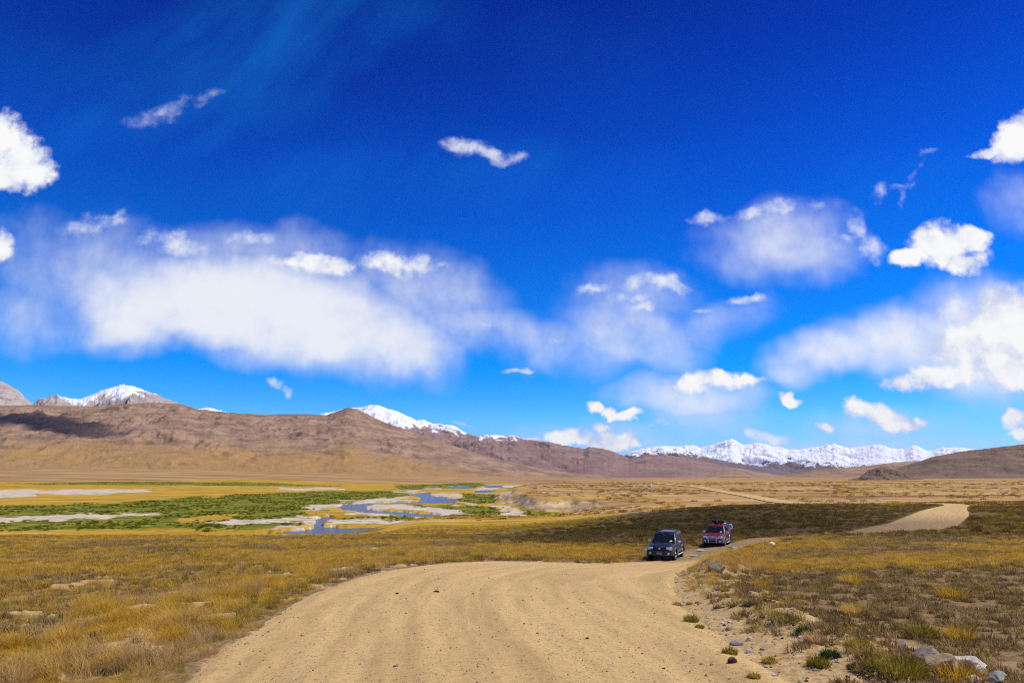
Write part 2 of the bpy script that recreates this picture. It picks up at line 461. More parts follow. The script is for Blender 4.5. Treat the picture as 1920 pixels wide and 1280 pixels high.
def height(X, Y, micro=True):
    X = np.asarray(X, float)
    Y = np.asarray(Y, float)
    zu = H_UP(X, Y)
    zf = H_FL(X, np.maximum(Y, 90))
    m, vd = valley_m(X, Y)
    r = np.hypot(X, Y)
    z = zu * (1 - m) + zf * m
    far = sstep(2600, 3600, r)
    z = z * (1 - far) + (CAMZ - 9.0) * far
    back = sstep(2.0, -6.0, Y)
    z = z * (1 - back) + 0.05 * back
    z = z + fbm(X / 9, Y / 9, 2, 3) * 0.06 * (1 - m) * sstep(4, 25, r) + fbm(X / 60, Y / 60, 2, 8) * 0.35 * sstep(150, 400, r) * (1 - .7 * m)
    # bank of pushed-up earth along the right of the road
    rd = road_d(X, Y)
    right = X > np.interp(Y, (RL[:, 1] + 0), RL[:, 0]) + 4
    if micro:
        bank = np.exp(-((rd + 1.5) / 0.9) ** 2) * right * sstep(44, 36, Y) * sstep(6, 14, Y)
        z = z + bank * (0.20 + 0.20 * vnoise(X / 1.3, Y / 1.9, 77)) + 0.30 * np.exp(-((rd + 1.6) / 1.3) ** 2) * right * sstep(24, 31, Y) * sstep(45, 39, Y)
        out = sstep(0.2, -0.8, rd)
        z = z + out * bare(X, Y) * 0.09
        z = z + out * sstep(160, 60, r) * (fbm(X / 1.7, Y / 1.7, 3, 21) * 0.075 + fbm(X / 0.45, Y / 0.45, 2, 41) * 0.022 * sstep(40, 15, r))
    return z


def bare(X, Y):
    return sstep(.60, .74, fbm(X / 2.0, Y / 1.5, 4, 401, .6)) * (X < 3) * sstep(45, 35, Y) * sstep(-60, -40, X)


def gh(x, y):
    return float(height(np.array([x]), np.array([y]))[0])


def on_ground(px, py, lo=4.0, hi=1500.0):
    Ys = np.exp(np.linspace(math.log(lo), math.log(hi), 1400))
    p = at(px, py, Ys)
    z = height(p[0], Ys)
    k = np.argmax(z >= p[2])
    return Vector((p[0][k], Ys[k], z[k]))


# ------------------------------------------------------------------ mesh helpers
def tag(o, label=None, cat=None, group=None, kind=None):
    for k, v in (('label', label), ('category', cat), ('group', group), ('kind', kind)):
        if v:
            o[k] = v
    return o


def np_mesh(name, V, F, mat, smooth=True, attrs=None):
    me = bpy.data.meshes.new(name)
    V = np.asarray(V, np.float32)
    F = np.asarray(F, np.int32)
    me.vertices.add(len(V))
    me.vertices.foreach_set('co', V.ravel())
    nf, k = F.shape
    me.loops.add(nf * k)
    me.loops.foreach_set('vertex_index', F.ravel())
    me.polygons.add(nf)
    me.polygons.foreach_set('loop_start', np.arange(nf, dtype=np.int32) * k)
    me.polygons.foreach_set('use_smooth', np.full(nf, smooth))
    for an, av in (attrs or {}).items():
        a = me.attributes.new(an, 'FLOAT', 'POINT')
        a.data.foreach_set('value', np.asarray(av, np.float32).ravel())
    me.update(calc_edges=True)
    if mat:
        me.materials.append(mat)
    o = bpy.data.objects.new(name, me)
    col.objects.link(o)
    return o


def grid_faces(nr, nc, wrap=False):
    r, c = np.meshgrid(np.arange(nr - 1), np.arange(nc if wrap else nc - 1), indexing='ij')
    c1 = (c + 1) % nc
    return np.stack([r * nc + c, r * nc + c1, (r + 1) * nc + c1, (r + 1) * nc + c], -1).reshape(-1, 4)


def new_mat(name):
    m = bpy.data.materials.new(name)
    m.use_nodes = True
    m.node_tree.nodes.clear()
    t = NT(m.node_tree)
    o = t.node('ShaderNodeOutputMaterial')
    b = t.node('ShaderNodeBsdfPrincipled', {'Roughness': 0.9, 'Specular IOR Level': 0.15})
    t.l.new(b.outputs[0], o.inputs[0])
    return m, t, b


def setc(t, b, c, key='Base Color'):
    if isinstance(c, bpy.types.NodeSocket):
        t.l.new(c, b.inputs[key])
    else:
        b.inputs[key].default_value = (*c, 1)


def bump(t, b, h, strength=0.5, dist=0.05):
    n = t.node('ShaderNodeBump', {'Strength': strength, 'Distance': dist, 'Height': h})
    t.l.new(n.outputs[0], b.inputs['Normal'])
    return n


def plain(name, c, rough=0.6, metal=0.0, spec=0.5, var=0.12, scale=8.0, coat=0.0):
    """a simple material with a little procedural unevenness"""
    m, t, b = new_mat(name)
    tc = t.node('ShaderNodeTexCoord').outputs['Object']
    n = t.noise(tc, scale, 5, 0.6)
    setc(t, b, t.mix(n, tuple(x * (1 - var) for x in c), tuple(min(1, x * (1 + var)) for x in c)))
    t.l.new(t.lin(n, 0.3, 0.7, rough * 0.85, min(1, rough * 1.15)), b.inputs['Roughness'])
    b.inputs['Metallic'].default_value = metal
    b.inputs['Specular IOR Level'].default_value = spec
    b.inputs['Coat Weight'].default_value = coat
    return m


# ------------------------------------------------------------------ ground material
GM, t, b = new_mat('steppe_ground')
pos = t.node('ShaderNodeNewGeometry').outputs['Position']
dist = t.vmath('LENGTH', pos)
n_big = t.noise(t.scale(pos, (.04, .04, .04)), 1.0, 6, 0.6)
n_mid = t.noise(pos, 0.5, 6, 0.65)
n_fin = t.noise(pos, 6.0, 7, 0.7)
n_far = t.noise(t.scale(pos, (.012, .05, .02)), 1.0, 8, 0.68)
n_str = t.noise(t.scale(pos, (.004, .022, .02)), 1.0, 8, 0.7)
soil = t.mix(t.smooth(n_fin, .35, .68), (0.16, 0.10, 0.042), (0.33, 0.22, 0.10))
sandc = t.mix(t.smooth(n_fin, .34, .66), (0.36, 0.235, 0.10), (0.58, 0.40, 0.185))
soil = t.mix(t.smooth(n_mid, .48, .66), soil, t.mix(n_fin, (0.13, 0.09, 0.05), (0.27, 0.195, 0.115)))
turf = t.mix(t.smooth(n_fin, .3, .7), (0.16, 0.095, 0.014), (0.44, 0.26, 0.032))
heath = t.mix(t.smooth(n_fin, .32, .62), (0.07, 0.042, 0.014), (0.22, 0.135, 0.045))  # dark plant cover; part of its darkness is cloud shade put into colour
plat = t.mix(t.smooth(n_far, .34, .66), (0.36, 0.205, 0.065), (0.58, 0.36, 0.145))
plat = t.mix(t.smooth(n_str, .53, .62), plat, (0.20, 0.10, 0.04))
n_pat = t.noise(t.scale(pos, (.05, .09, .1)), 1.0, 9, 0.75)
plat = t.mix(t.math('MULTIPLY', t.smooth(n_pat, .52, .62), .8), plat, (0.19, 0.105, 0.04))
plat = t.mix(t.smooth(n_str, .44, .36), plat, (0.52, 0.33, 0.06))
gold = t.mix(t.smooth(n_far, .34, .66), (0.38, 0.215, 0.018), (0.60, 0.36, 0.040))
gold = t.mix(t.smooth(n_str, .60, .68), gold, (0.16, 0.14, 0.018))
green = t.mix(t.smooth(t.noise(t.scale(pos, (.10, .16, .1)), 1.0, 6, 0.7), .36, .64), (0.075, 0.10, 0.010), (0.28, 0.25, 0.024))
gravel = t.mix(t.smooth(t.noise(t.scale(pos, (.15, .3, .1)), 1.0, 7, 0.7), .34, .62), (0.36, 0.28, 0.18), (0.70, 0.59, 0.45))
clay = t.mix(t.smooth(t.noise(t.scale(pos, (.12, .12, .5)), 1.0, 7, 0.7), .38, .62), (0.40, 0.26, 0.11), (0.74, 0.54, 0.30))
apron = t.mix(t.smooth(n_str, .36, .64), (0.27, 0.15, 0.055), (0.50, 0.315, 0.135))
wn = t.math('MULTIPLY_ADD', t.math('SUBTRACT', n_far, 0.5), 1.3, 0.0)
wn2 = t.math('MULTIPLY', t.math('SUBTRACT', t.noise(t.scale(pos, (.05, .12, .1)), 1.0, 7, 0.65), 0.5), 1.6)


def layer(base, colr, att, wv, lo=0.42, hi=0.58):
    return t.mix(t.smooth(t.math('ADD', t.attr(att), wv), lo, hi), base, colr)


wfine = t.math('MULTIPLY', t.math('SUBTRACT', n_mid, 0.5), 1.4)
wn3_ = t.math('ADD', wn2, t.math('MULTIPLY', t.math('SUBTRACT', t.noise(t.scale(pos, (.25, .4, .1)), 1.0, 5, 0.7), .5), 1.0))
c = layer(soil, turf, 'turf', wfine, .3, .7)
c = layer(c, sandc, 'sand', wfine, .3, .7)
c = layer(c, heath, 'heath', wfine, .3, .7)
c = layer(c, plat, 'plateau', wn2, .3, .7)
gold = t.mix(t.math('MULTIPLY', t.smooth(t.noise(t.scale(pos, (.06, .13, .1)), 1.0, 8, .72), .50, .62), .7), gold, (0.20, 0.155, 0.022))
gold = t.mix(t.math('MULTIPLY', t.smooth(t.noise(t.scale(pos, (.03, .09, .3)), 1.0, 8, .72), .54, .64), .7), gold, (0.52, 0.38, 0.17))
c = layer(c, gold, 'gold', wn2)
c = layer(c, clay, 'clay', wn2)
c = layer(c, apron, 'apron', wn, .3, .7)
c = layer(c, green, 'green', wn3_, .30, .70)
wn3 = t.math('ADD', t.math('SUBTRACT', wn2, .12), t.math('MULTIPLY', t.math('SUBTRACT', t.noise(t.scale(pos, (.2, .35, .1)), 1.0, 6, 0.7), .5), 1.2))
c = layer(c, gravel, 'gravel', wn3, .36, .64)
setc(t, b, c)
b.inputs['Roughness'].default_value = 0.95
b.inputs['Specular IOR Level'].default_value = 0.05
hgt = t.math('ADD', t.math('MULTIPLY', n_fin, 0.5), t.noise(pos, 22, 4, 0.6))
bump(t, b, hgt, 0.7, 0.035)

# ------------------------------------------------------------------ ground sheet
NR = 640
rad = np.exp(np.linspace(math.log(1.6), math.log(30000), NR))
ang = np.radians(np.concatenate([np.linspace(-47, 47, 860), np.linspace(47, 313, 92)[1:-1]]))
NC = len(ang)
R_, A_ = np.meshgrid(rad, ang, indexing='ij')
GX, GY = R_ * np.sin(A_), R_ * np.cos(A_)
GZ = height(GX, GY)
mval, vdist = valley_m(GX, GY)
rdd = road_d(GX, GY)
PXg, PYg = to_px(GX, GY, GZ)
wx = PXg + fbm(PXg / 60, PYg / 8, 4, 61, .6) * 24
wy = PYg + fbm(PXg / 60, PYg / 8, 4, 71, .6) * 3.4 * np.clip((PYg - 890) / 60, .15, 1)

WATER = [[(470, 997), (560, 991), (583, 988), (588, 978), (596, 970), (614, 966), (624, 968), (608, 975), (606, 984), (640, 985), (700, 985), (738, 984), (722, 989), (700, 993), (645, 998), (560, 1000)],
         [(633, 948), (652, 943), (700, 940), (745, 940), (785, 938.5), (790, 932), (766, 926), (800, 921), (810, 928), (852, 934), (850, 941.5), (800, 943), (750, 942.5), (700, 944.5), (682, 948), (688, 953), (740, 957), (800, 961),
          (850, 964), (884, 968), (880, 971.5), (840, 969.5), (780, 966.5), (720, 962.5), (680, 958.5), (643, 955)],
         [(840, 912), (872, 911), (888, 914), (850, 915.5)], [(886, 919), (920, 917.5), (926, 921), (890, 922.5)], [(908, 911), (942, 908.5), (940, 912.5), (912, 913.5)], [(994, 906.5), (1014, 906), (1012, 909.5), (994, 909.5)]]
GRAVEL = [[(-200, 968), (0, 968), (100, 963), (200, 962), (305, 958), (300, 964), (200, 970), (110, 977), (60, 974), (0, 980), (-200, 980)], [(380, 976), (450, 973), (520, 971), (590, 966), (588, 974), (500, 980), (430, 984), (395, 981)],
          [(560, 948), (640, 943), (700, 934), (780, 929), (772, 936), (745, 941), (690, 946), (640, 950), (570, 958)], [(680, 946), (760, 943), (800, 951), (860, 956), (885, 967), (800, 961), (740, 957), (686, 953)],
          [(660, 957), (720, 962), (880, 971), (980, 966), (960, 971), (830, 976), (760, 987), (720, 990), (735, 982), (700, 980), (640, 984), (604, 986), (612, 978), (660, 974), (780, 974), (800, 971), (720, 966), (650, 962)],
          [(800, 922), (860, 926), (868, 932), (850, 935), (812, 929)], [(640, 938), (720, 932), (790, 930), (770, 938), (700, 941)], [(858, 940), (895, 943), (890, 948), (858, 945)], [(870, 917), (960, 908), (975, 913), (900, 919)],
          [(-200, 917), (0, 917), (260, 916), (275, 923), (150, 928), (60, 925), (75, 930), (0, 934), (-200, 934)], [(500, 914), (640, 914), (650, 919), (520, 919)], [(922, 944), (940, 942), (960, 951), (984, 960), (972, 967), (945, 967), (945, 955)],
          [(740, 920), (790, 917), (800, 921), (750, 924)], [(930, 928), (960, 927), (950, 934), (915, 936)], [(555, 984), (600, 984), (560, 990), (480, 994)], [(800, 915), (840, 914), (838, 917), (800, 918)], [(580, 972), (606, 966), (640, 962), (610, 973), (596, 984), (570, 984)],
          [(610, 975), (650, 975), (648, 983), (608, 983)]]
GREEN = [[(-200, 950), (0, 950), (60, 945), (200, 944), (330, 934), (450, 926), (570, 921), (640, 920), (770, 919), (772, 929), (720, 935), (640, 943), (610, 955), (570, 958), (600, 967), (575, 978), (560, 985), (480, 993), (300, 992), (150, 993), (0, 993), (-200, 993)],
         [(740, 944), (900, 948), (940, 953), (945, 966), (880, 967), (800, 957), (750, 950)], [(740, 909), (900, 905), (930, 910), (830, 917), (760, 919)], [(870, 925), (1000, 928), (970, 938), (900, 945), (850, 945), (870, 933)], [(620, 974), (780, 966), (832, 974), (770, 980), (660, 981)],
         [(690, 945), (730, 948), (760, 955), (700, 950)], [(950, 915), (1010, 909), (1100, 905), (1100, 908), (1000, 918)], [(0, 907), (250, 902), (520, 905), (640, 911), (500, 911), (250, 909)], [(955, 955), (1040, 962), (1040, 968), (975, 968)], [(655, 985), (710, 986), (700, 991), (650, 991)]]
GOLDP = [[(310, 976), (380, 966), (455, 963), (420, 971), (340, 981)], [(690, 958), (760, 957), (800, 962), (760, 966)], [(0, 938), (90, 936), (60, 946), (0, 948)]]


def pmask(polys, soft):
    """photograph-outline patches laid on the valley floor: 0..1, 0.5 at the edge"""
    r = np.zeros(GX.shape)
    for pl in polys:
        pl = np.array(pl, float)
        k = (wx > pl[:, 0].min() - 40) & (wx < pl[:, 0].max() + 40) & (wy > pl[:, 1].min() - 8) & (wy < pl[:, 1].max() + 8) & (GY > 60) & (GY < 3000)
        if not k.any():
            continue
        q = pl * np.array([0.25, 1.0])
        d = sdist(wx[k] * 0.25, wy[k], q)
        r[k] = np.maximum(r[k], np.clip(0.5 + 0.5 * d / soft, 0, 1))
    return r


inval = sstep(.75, .95, mval)
dpx = np.clip((PYg - 895) / 60, .3, 1.2)
wx0, wy0 = wx, wy
wx = PXg + fbm(PXg / 30, PYg / 6, 3, 61) * 6
wy = PYg + fbm(PXg / 30, PYg / 6, 3, 71) * 1.2 * np.clip((PYg - 890) / 60, .15, 1)
a_water = pmask(WATER, 1.0) * inval
a_wbank = pmask(WATER, 4.0) * inval
wx, wy = wx0, wy0
a_gravel = np.maximum(pmask(GRAVEL, 3.0), np.clip(a_wbank * 1.1, 0, .7)) * inval
a_green = pmask(GREEN, 2.5) * inval * (1 - pmask(GOLDP, 1.5))
GZ = GZ + np.where(a_water > 0.02, 0, 0.0)
# river bed cut below the water level
WLV = 0.55
cut = sstep(.22, .50, a_water)
GZ = GZ - cut * 1.6
a_plateau = (1 - mval) * sstep(140, 185, R_)
a_gold = np.clip(np.maximum(mval * sstep(.5, .9, mval) * 0.85, (1 - mval) * sstep(72, 100, GY) * sstep(205, 150, R_) * sstep(1330, 1020, PXg) * 0.95), 0, 1)
a_clay = np.clip(4 * mval * (1 - mval), 0, 1) * sstep(150, 230, GY) * sstep(900, 500, GY)
a_apron = np.maximum(sstep(900, 1000, R_ + 260 * fbm(GX / 300, GY / 300, 2, 9) * .3) * mval, sstep(1300, 2000, R_) * (1 - mval))
a_heath_shade = (1 - mval) * sstep(59, 66, GY + .0 * GX) * sstep(185, 140, R_) * sstep(1035, 1180, PXg + 6 * (PYg - 985)) * 0.95  # band of the cloud shadow, deepened here by dark plant colour
# near turf density, used for both colour and the grass itself
FIELDS_GOLD = [[(380, 1010), (700, 1008), (1215, 1012), (1215, 1050), (1050, 1048), (900, 1046), (760, 1056), (640, 1080), (560, 1090), (500, 1060), (380, 1040), (330, 1020)],
               [(640, 1080), (600, 1100), (520, 1160), (440, 1230), (360, 1300), (-150, 1300), (-150, 1215), (60, 1200), (150, 1130), (300, 1120), (430, 1080), (520, 1075)],
               [(1300, 1046), (1380, 1018), (1480, 1008), (1700, 1018), (2100, 1000), (2100, 1052), (1700, 1066), (1500, 1078), (1370, 1072)],
               [(-150, 1000), (380, 1000), (420, 1018), (200, 1040), (-150, 1042)], [(1240, 1062), (1300, 1050), (1350, 1062), (1360, 1090), (1330, 1120), (1290, 1115), (1262, 1080)],
               [(1380, 1130), (1440, 1150), (1500, 1190), (1400, 1170)], [(-150, 1036), (200, 1036), (440, 1050), (520, 1076), (430, 1084), (300, 1122), (150, 1134), (60, 1206), (-150, 1220)]]


def grassiness(PX, PY, X, Y):
    r = np.zeros(np.shape(PX))
    for pl, wv in zip(FIELDS_GOLD, (1.0, .95, .85, .75, .9, .6, .52)):
        d = sdist(PX * .5, PY, np.array(pl, float) * np.array([.5, 1]))
        r = np.maximum(r, wv * np.clip(.5 + d / 14.0, 0, 1))
    return np.clip(r + 0.22 * fbm(X / 3.1, Y / 3.1, 3, 91) + 0.0, 0, 1.2)


near = (GY > 3) & (R_ < 170) & (np.abs(A_) < 1)
a_turf = np.zeros(GX.shape)
a_turf[near] = grassiness(PXg[near], PYg[near], GX[near], GY[near]) * .9
a_turf = np.maximum(a_turf * (1 - mval), (1 - mval) * 0.3)
a_turf *= sstep(0.6, -1.4, rdd + 0.8 * fbm(GX / 1.5, GY / 1.5, 2, 13))
# the ground dips under the road sheet
edge = rdd + 0.28 * fbm(GX / 1.1, GY / 1.1, 3, 33) + 0.10 * fbm(GX / .3, GY / .3, 2, 35)
GZ = GZ - 0.12 * sstep(-0.05, 0.35, edge) * (GY > -8)

V = np.stack([GX, GY, GZ], -1).reshape(-1, 3)
F = grid_faces(NR, NC, True)
cidx = len(V)
V = np.concatenate([V, [[0, 0, 0.0]]])
fan = np.stack([np.full(NC, cidx), (np.arange(NC) + 1) % NC, np.arange(NC), np.arange(NC)], -1)
a_sand = sstep(-5.2, -0.4, rdd + 1.2 * fbm(GX / 2.2, GY / 2.2, 3, 15)) * (0.35 + 0.65 * (GX > 1)) * sstep(50, 40, GY)
a_sand = np.maximum(a_sand, .95 * bare(GX, GY) * (rdd < 0))
attrs = {'sand': a_sand, 'turf': a_turf, 'heath': a_heath_shade, 'plateau': a_plateau, 'gold': a_gold, 'clay': a_clay, 'apron': a_apron, 'green': a_green, 'gravel': a_gravel}
attrs = {k: np.append(v.ravel(), 0) for k, v in attrs.items()}
F = F[:, ::-1]
ground = np_mesh('ground', V, F, GM, True, attrs)
bmx = bmesh.new()
bmx.from_mesh(ground.data)
bmx.verts.ensure_lookup_table()
for i in range(NC):
    bmx.faces.new((bmx.verts[cidx], bmx.verts[(i + 1) % NC], bmx.verts[i]))
bmx.to_mesh(ground.data)
bmx.free()
tag(ground, 'high plain of dry golden grass and bare earth reaching to the hills', 'ground', kind='structure')

# ------------------------------------------------------------------ road
RM, t, b = new_mat('dirt_road')
pos = t.node('ShaderNodeNewGeometry').outputs['Position']
rt = t.attr('across')
rs = t.attr('along')
uvw = t.node('ShaderNodeCombineXYZ', {0: t.math('MULTIPLY', rt, 1.0), 1: t.math('MULTIPLY', rs, 0.05), 2: 0.0}).outputs[0]
st = t.noise(uvw, 1.5, 6, 0.6)
st2 = t.noise(t.node('ShaderNodeCombineXYZ', {0: t.math('MULTIPLY', rt, 1.0), 1: t.math('MULTIPLY', rs, 0.16), 2: 3.0}).outputs[0], 3.5, 5, 0.65)
nb = t.noise(pos, 0.45, 5, 0.6)
nf = t.noise(pos, 9, 8, 0.7)
nff = t.noise(pos, 55, 4, 0.65)
c = t.mix(t.smooth(st, .20, .72), (0.47, 0.305, 0.118), (0.68, 0.46, 0.19))
c = t.mix(t.math('MULTIPLY', t.smooth(st2, .5, .72), .35), c, (0.42, 0.27, 0.135))
c = t.mix(t.math('MULTIPLY', t.smooth(nb, .5, .68), .55), c, (0.63, 0.42, 0.18))
c = t.mix(t.math('MULTIPLY', t.smooth(nf, .50, .64), .55), c, (0.33, 0.205, 0.09))
vor = t.node('ShaderNodeTexVoronoi', {'Scale': 14.0, 'Vector': pos}, feature='F1')
spk = t.math('MULTIPLY', t.smooth(vor.outputs['Distance'], .20, .10), t.smooth(vor.outputs['Color'], .60, .68))
c = t.mix(t.math('MULTIPLY', spk, .8), c, t.mix(t.smooth(vor.outputs['Color'], .72, .8), (0.22, 0.14, 0.07), (0.66, 0.52, 0.36)))
trk = t.attr('track')
c = t.mix(t.math('MULTIPLY', trk, t.smooth(st2, .28, .52)), c, t.mix(nf, (0.15, 0.09, 0.035), (0.40, 0.265, 0.135)))
setc(t, b, c)
b.inputs['Roughness'].default_value = 0.95
b.inputs['Specular IOR Level'].default_value = 0.08
h = t.math('ADD', t.math('MULTIPLY', nf, 0.7), t.math('ADD', t.math('MULTIPLY', nff, .25), t.math('MULTIPLY', spk, .6)))
h = t.math('ADD', h, t.math('MULTIPLY', st2, 0.4))
bump(t, b, h, 1.0, 0.05)


def road_sheet(Y0, Y1, nrow, ncol):
    """grid between the two road edges, overlapping the ground a little at each side"""
    n = len(RL)
    sL = np.concatenate([[0], np.cumsum(np.hypot(*np.diff(RL, axis=0).T))])
    sR = np.concatenate([[0], np.cumsum(np.hypot(*np.diff(RR, axis=0).T))])
    # pair the two edges by index along a common parameter
    tl = np.linspace(0, 1, len(RL))
    trr = np.linspace(0, 1, len(RR))
    tt = np.linspace(0, 1, 4000)
    L = np.stack([np.interp(tt, tl, RL[:, i]) for i in (0, 1)], -1)
    Rr = np.stack([np.interp(tt, trr, RR[:, i]) for i in (0, 1)], -1)
    for _ in range(60):
        L[1:-1] = (L[:-2] + 2 * L[1:-1] + L[2:]) / 4
        Rr[1:-1] = (Rr[:-2] + 2 * Rr[1:-1] + Rr[2:]) / 4
    C = (L + Rr) / 2
    s = np.concatenate([[0], np.cumsum(np.hypot(*np.diff(C, axis=0).T))])
    k0, k1 = np.argmax(s >= Y0), (np.argmax(s >= Y1) if s[-1] > Y1 else len(s) - 1)
    # rows closer together near the camera
    dd = np.cumsum(1 / np.maximum(np.hypot(C[k0:k1, 0], C[k0:k1, 1]), 4) * np.gradient(s[k0:k1]))
    idx = np.interp(np.linspace(dd[0], dd[-1], nrow), dd, np.arange(k0, k1))
    rowL = np.stack([np.interp(idx, np.arange(len(tt)), L[:, i]) for i in (0, 1)], -1)
    rowR = np.stack([np.interp(idx, np.arange(len(tt)), Rr[:, i]) for i in (0, 1)], -1)
    ss = np.interp(idx, np.arange(len(tt)), s)
    q = np.linspace(-0.10, 1.10, ncol)
    X = rowL[:, None, 0] * (1 - q) + rowR[:, None, 0] * q
    Y = rowL[:, None, 1] * (1 - q) + rowR[:, None, 1] * q
    wid = np.hypot(*(rowR - rowL).T)[:, None]
    return X, Y, ss[:, None] + 0 * X, (q * wid)


X, Y, ss, qq = road_sheet(0.0, 900.0, 900, 150)
rz = height(X, Y, micro=False)
rdX = road_d(X, Y)
ruts = sum(-0.014 * np.exp(-((qq - c0 - 0.25 * np.sin(ss / 9 + c0)) / 0.28) ** 2) for c0 in (1.1, 2.7, 4.1, 5.6, 6.9))
rz = rz + ruts * sstep(90, 30, Y) + (fbm(qq / .7, ss / 3.5, 3, 55) * 0.028 + fbm(X / .35, Y / .35, 2, 58) * 0.010) * sstep(60, 20, Y) + 0.045 * np.exp(-((rdX - .3) / .35) ** 2)
rz = rz - 0.10 * sstep(-0.1, -0.7, rdX) - 0.015
rz = rz + 0.05 * sstep(80, 130, Y) + 0.25 * sstep(150, 220, Y)
trk = sstep(43, 48, Y) * sstep(100, 70, Y)
road = np_mesh('road', np.stack([X, Y, rz], -1).reshape(-1, 3), grid_faces(*X.shape)[:, ::-1], RM, True,
               {'across': qq, 'along': ss, 'track': trk})
if road.data.polygons[0].normal.z < 0:
    road.data.flip_normals()
if ground.data.polygons[5000].normal.z < 0:
    ground.data.flip_normals()
tag(road, 'pale rutted dirt road bending right and running on over the plain', 'road', kind='structure')

# ------------------------------------------------------------------ river
WM, t, b = new_mat('river_water')
pos = t.node('ShaderNodeNewGeometry').outputs['Position']
setc(t, b, t.mix(t.noise(pos, .05, 4, .6), (0.012, 0.04, 0.10), (0.03, 0.075, 0.16)))
b.inputs['Roughness'].default_value = 0.2
b.inputs['Specular IOR Level'].default_value = 0.42
b.inputs['IOR'].default_value = 1.33
bump(t, b, t.math('ADD', t.noise(pos, 0.9, 4, .6), t.math('MULTIPLY', t.noise(pos, 4.0, 3, .6), .4)), 0.7, 0.30)
r0, r1 = np.searchsorted(rad, 150), np.searchsorted(rad, 1700)
sel = slice(r0, r1)
nwr = r1 - r0
cs = np.arange(0, 860)
zw = H_FL(GX[sel][:, cs], GY[sel][:, cs]) - 0.62
Vw = np.stack([GX[sel][:, cs], GY[sel][:, cs], zw], -1).reshape(-1, 3)
Fw = grid_faces(nwr, 860)[:, ::-1]
keep = (a_water[sel][:, cs].ravel() > 0.10)
fk = keep[Fw].any(1)
Fw = Fw[fk]
used = np.unique(Fw)
remap = np.full(len(Vw), -1)
remap[used] = np.arange(len(used))
river = np_mesh('river', Vw[used], remap[Fw], WM, True)
if river.data.polygons[0].normal.z < 0:
    river.data.flip_normals()
tag(river, 'blue braided river winding between pale gravel bars and green marsh', 'river', kind='structure')


# ------------------------------------------------------------------ hills and mountains
def hill_mat(name, c0, c1, c2, sc1=0.02, rock=(0.12, 0.10, 0.095)):
    m, t, b = new_mat(name)
    pos = t.node('ShaderNodeNewGeometry').outputs['Position']
    k = sc1
    n1 = t.noise(t.scale(pos, (k * .25, k * .25, k * 2.0)), 1.0, 8, 0.65)
    n2 = t.noise(t.scale(pos, (k, k, k)), 1.0, 9, 0.72)
    n3 = t.noise(t.scale(pos, (k * 4, k * 4, k * 4)), 1.0, 6, 0.7)
    c = t.mix(t.smooth(n1, .34, .66), c0, c1)
    c = t.mix(t.math('MULTIPLY', t.smooth(n2, .52, .68), .75), c, c2)
    c = t.mix(t.math('MULTIPLY', t.smooth(n3, .54, .70), t.attr('rock')), c, rock)
    low = t.attr('low')
    c = t.mix(t.smooth(t.math('ADD', low, t.math('MULTIPLY', t.math('SUBTRACT', n1, .5), 1.5)), .35, .75), c, t.mix(n2, (0.30, 0.165, 0.055), (0.50, 0.31, 0.13)))
    sn = t.math('ADD', t.attr('snow'), t.math('ADD', t.math('MULTIPLY', t.math('SUBTRACT', n3, .5), 1.1), t.math('MULTIPLY', t.math('SUBTRACT', n2, .5), .9)))
    c = t.mix(t.smooth(sn, .36, .72), c, (0.86, 0.88, 0.92))
    setc(t, b, c)
    b.inputs['Roughness'].default_value = 0.95
    b.inputs['Specular IOR Level'].default_value = 0.05
    bump(t, b, t.math('ADD', n2, t.math('MULTIPLY', n3, .5)), 0.55, 0.25 / k)
    return m


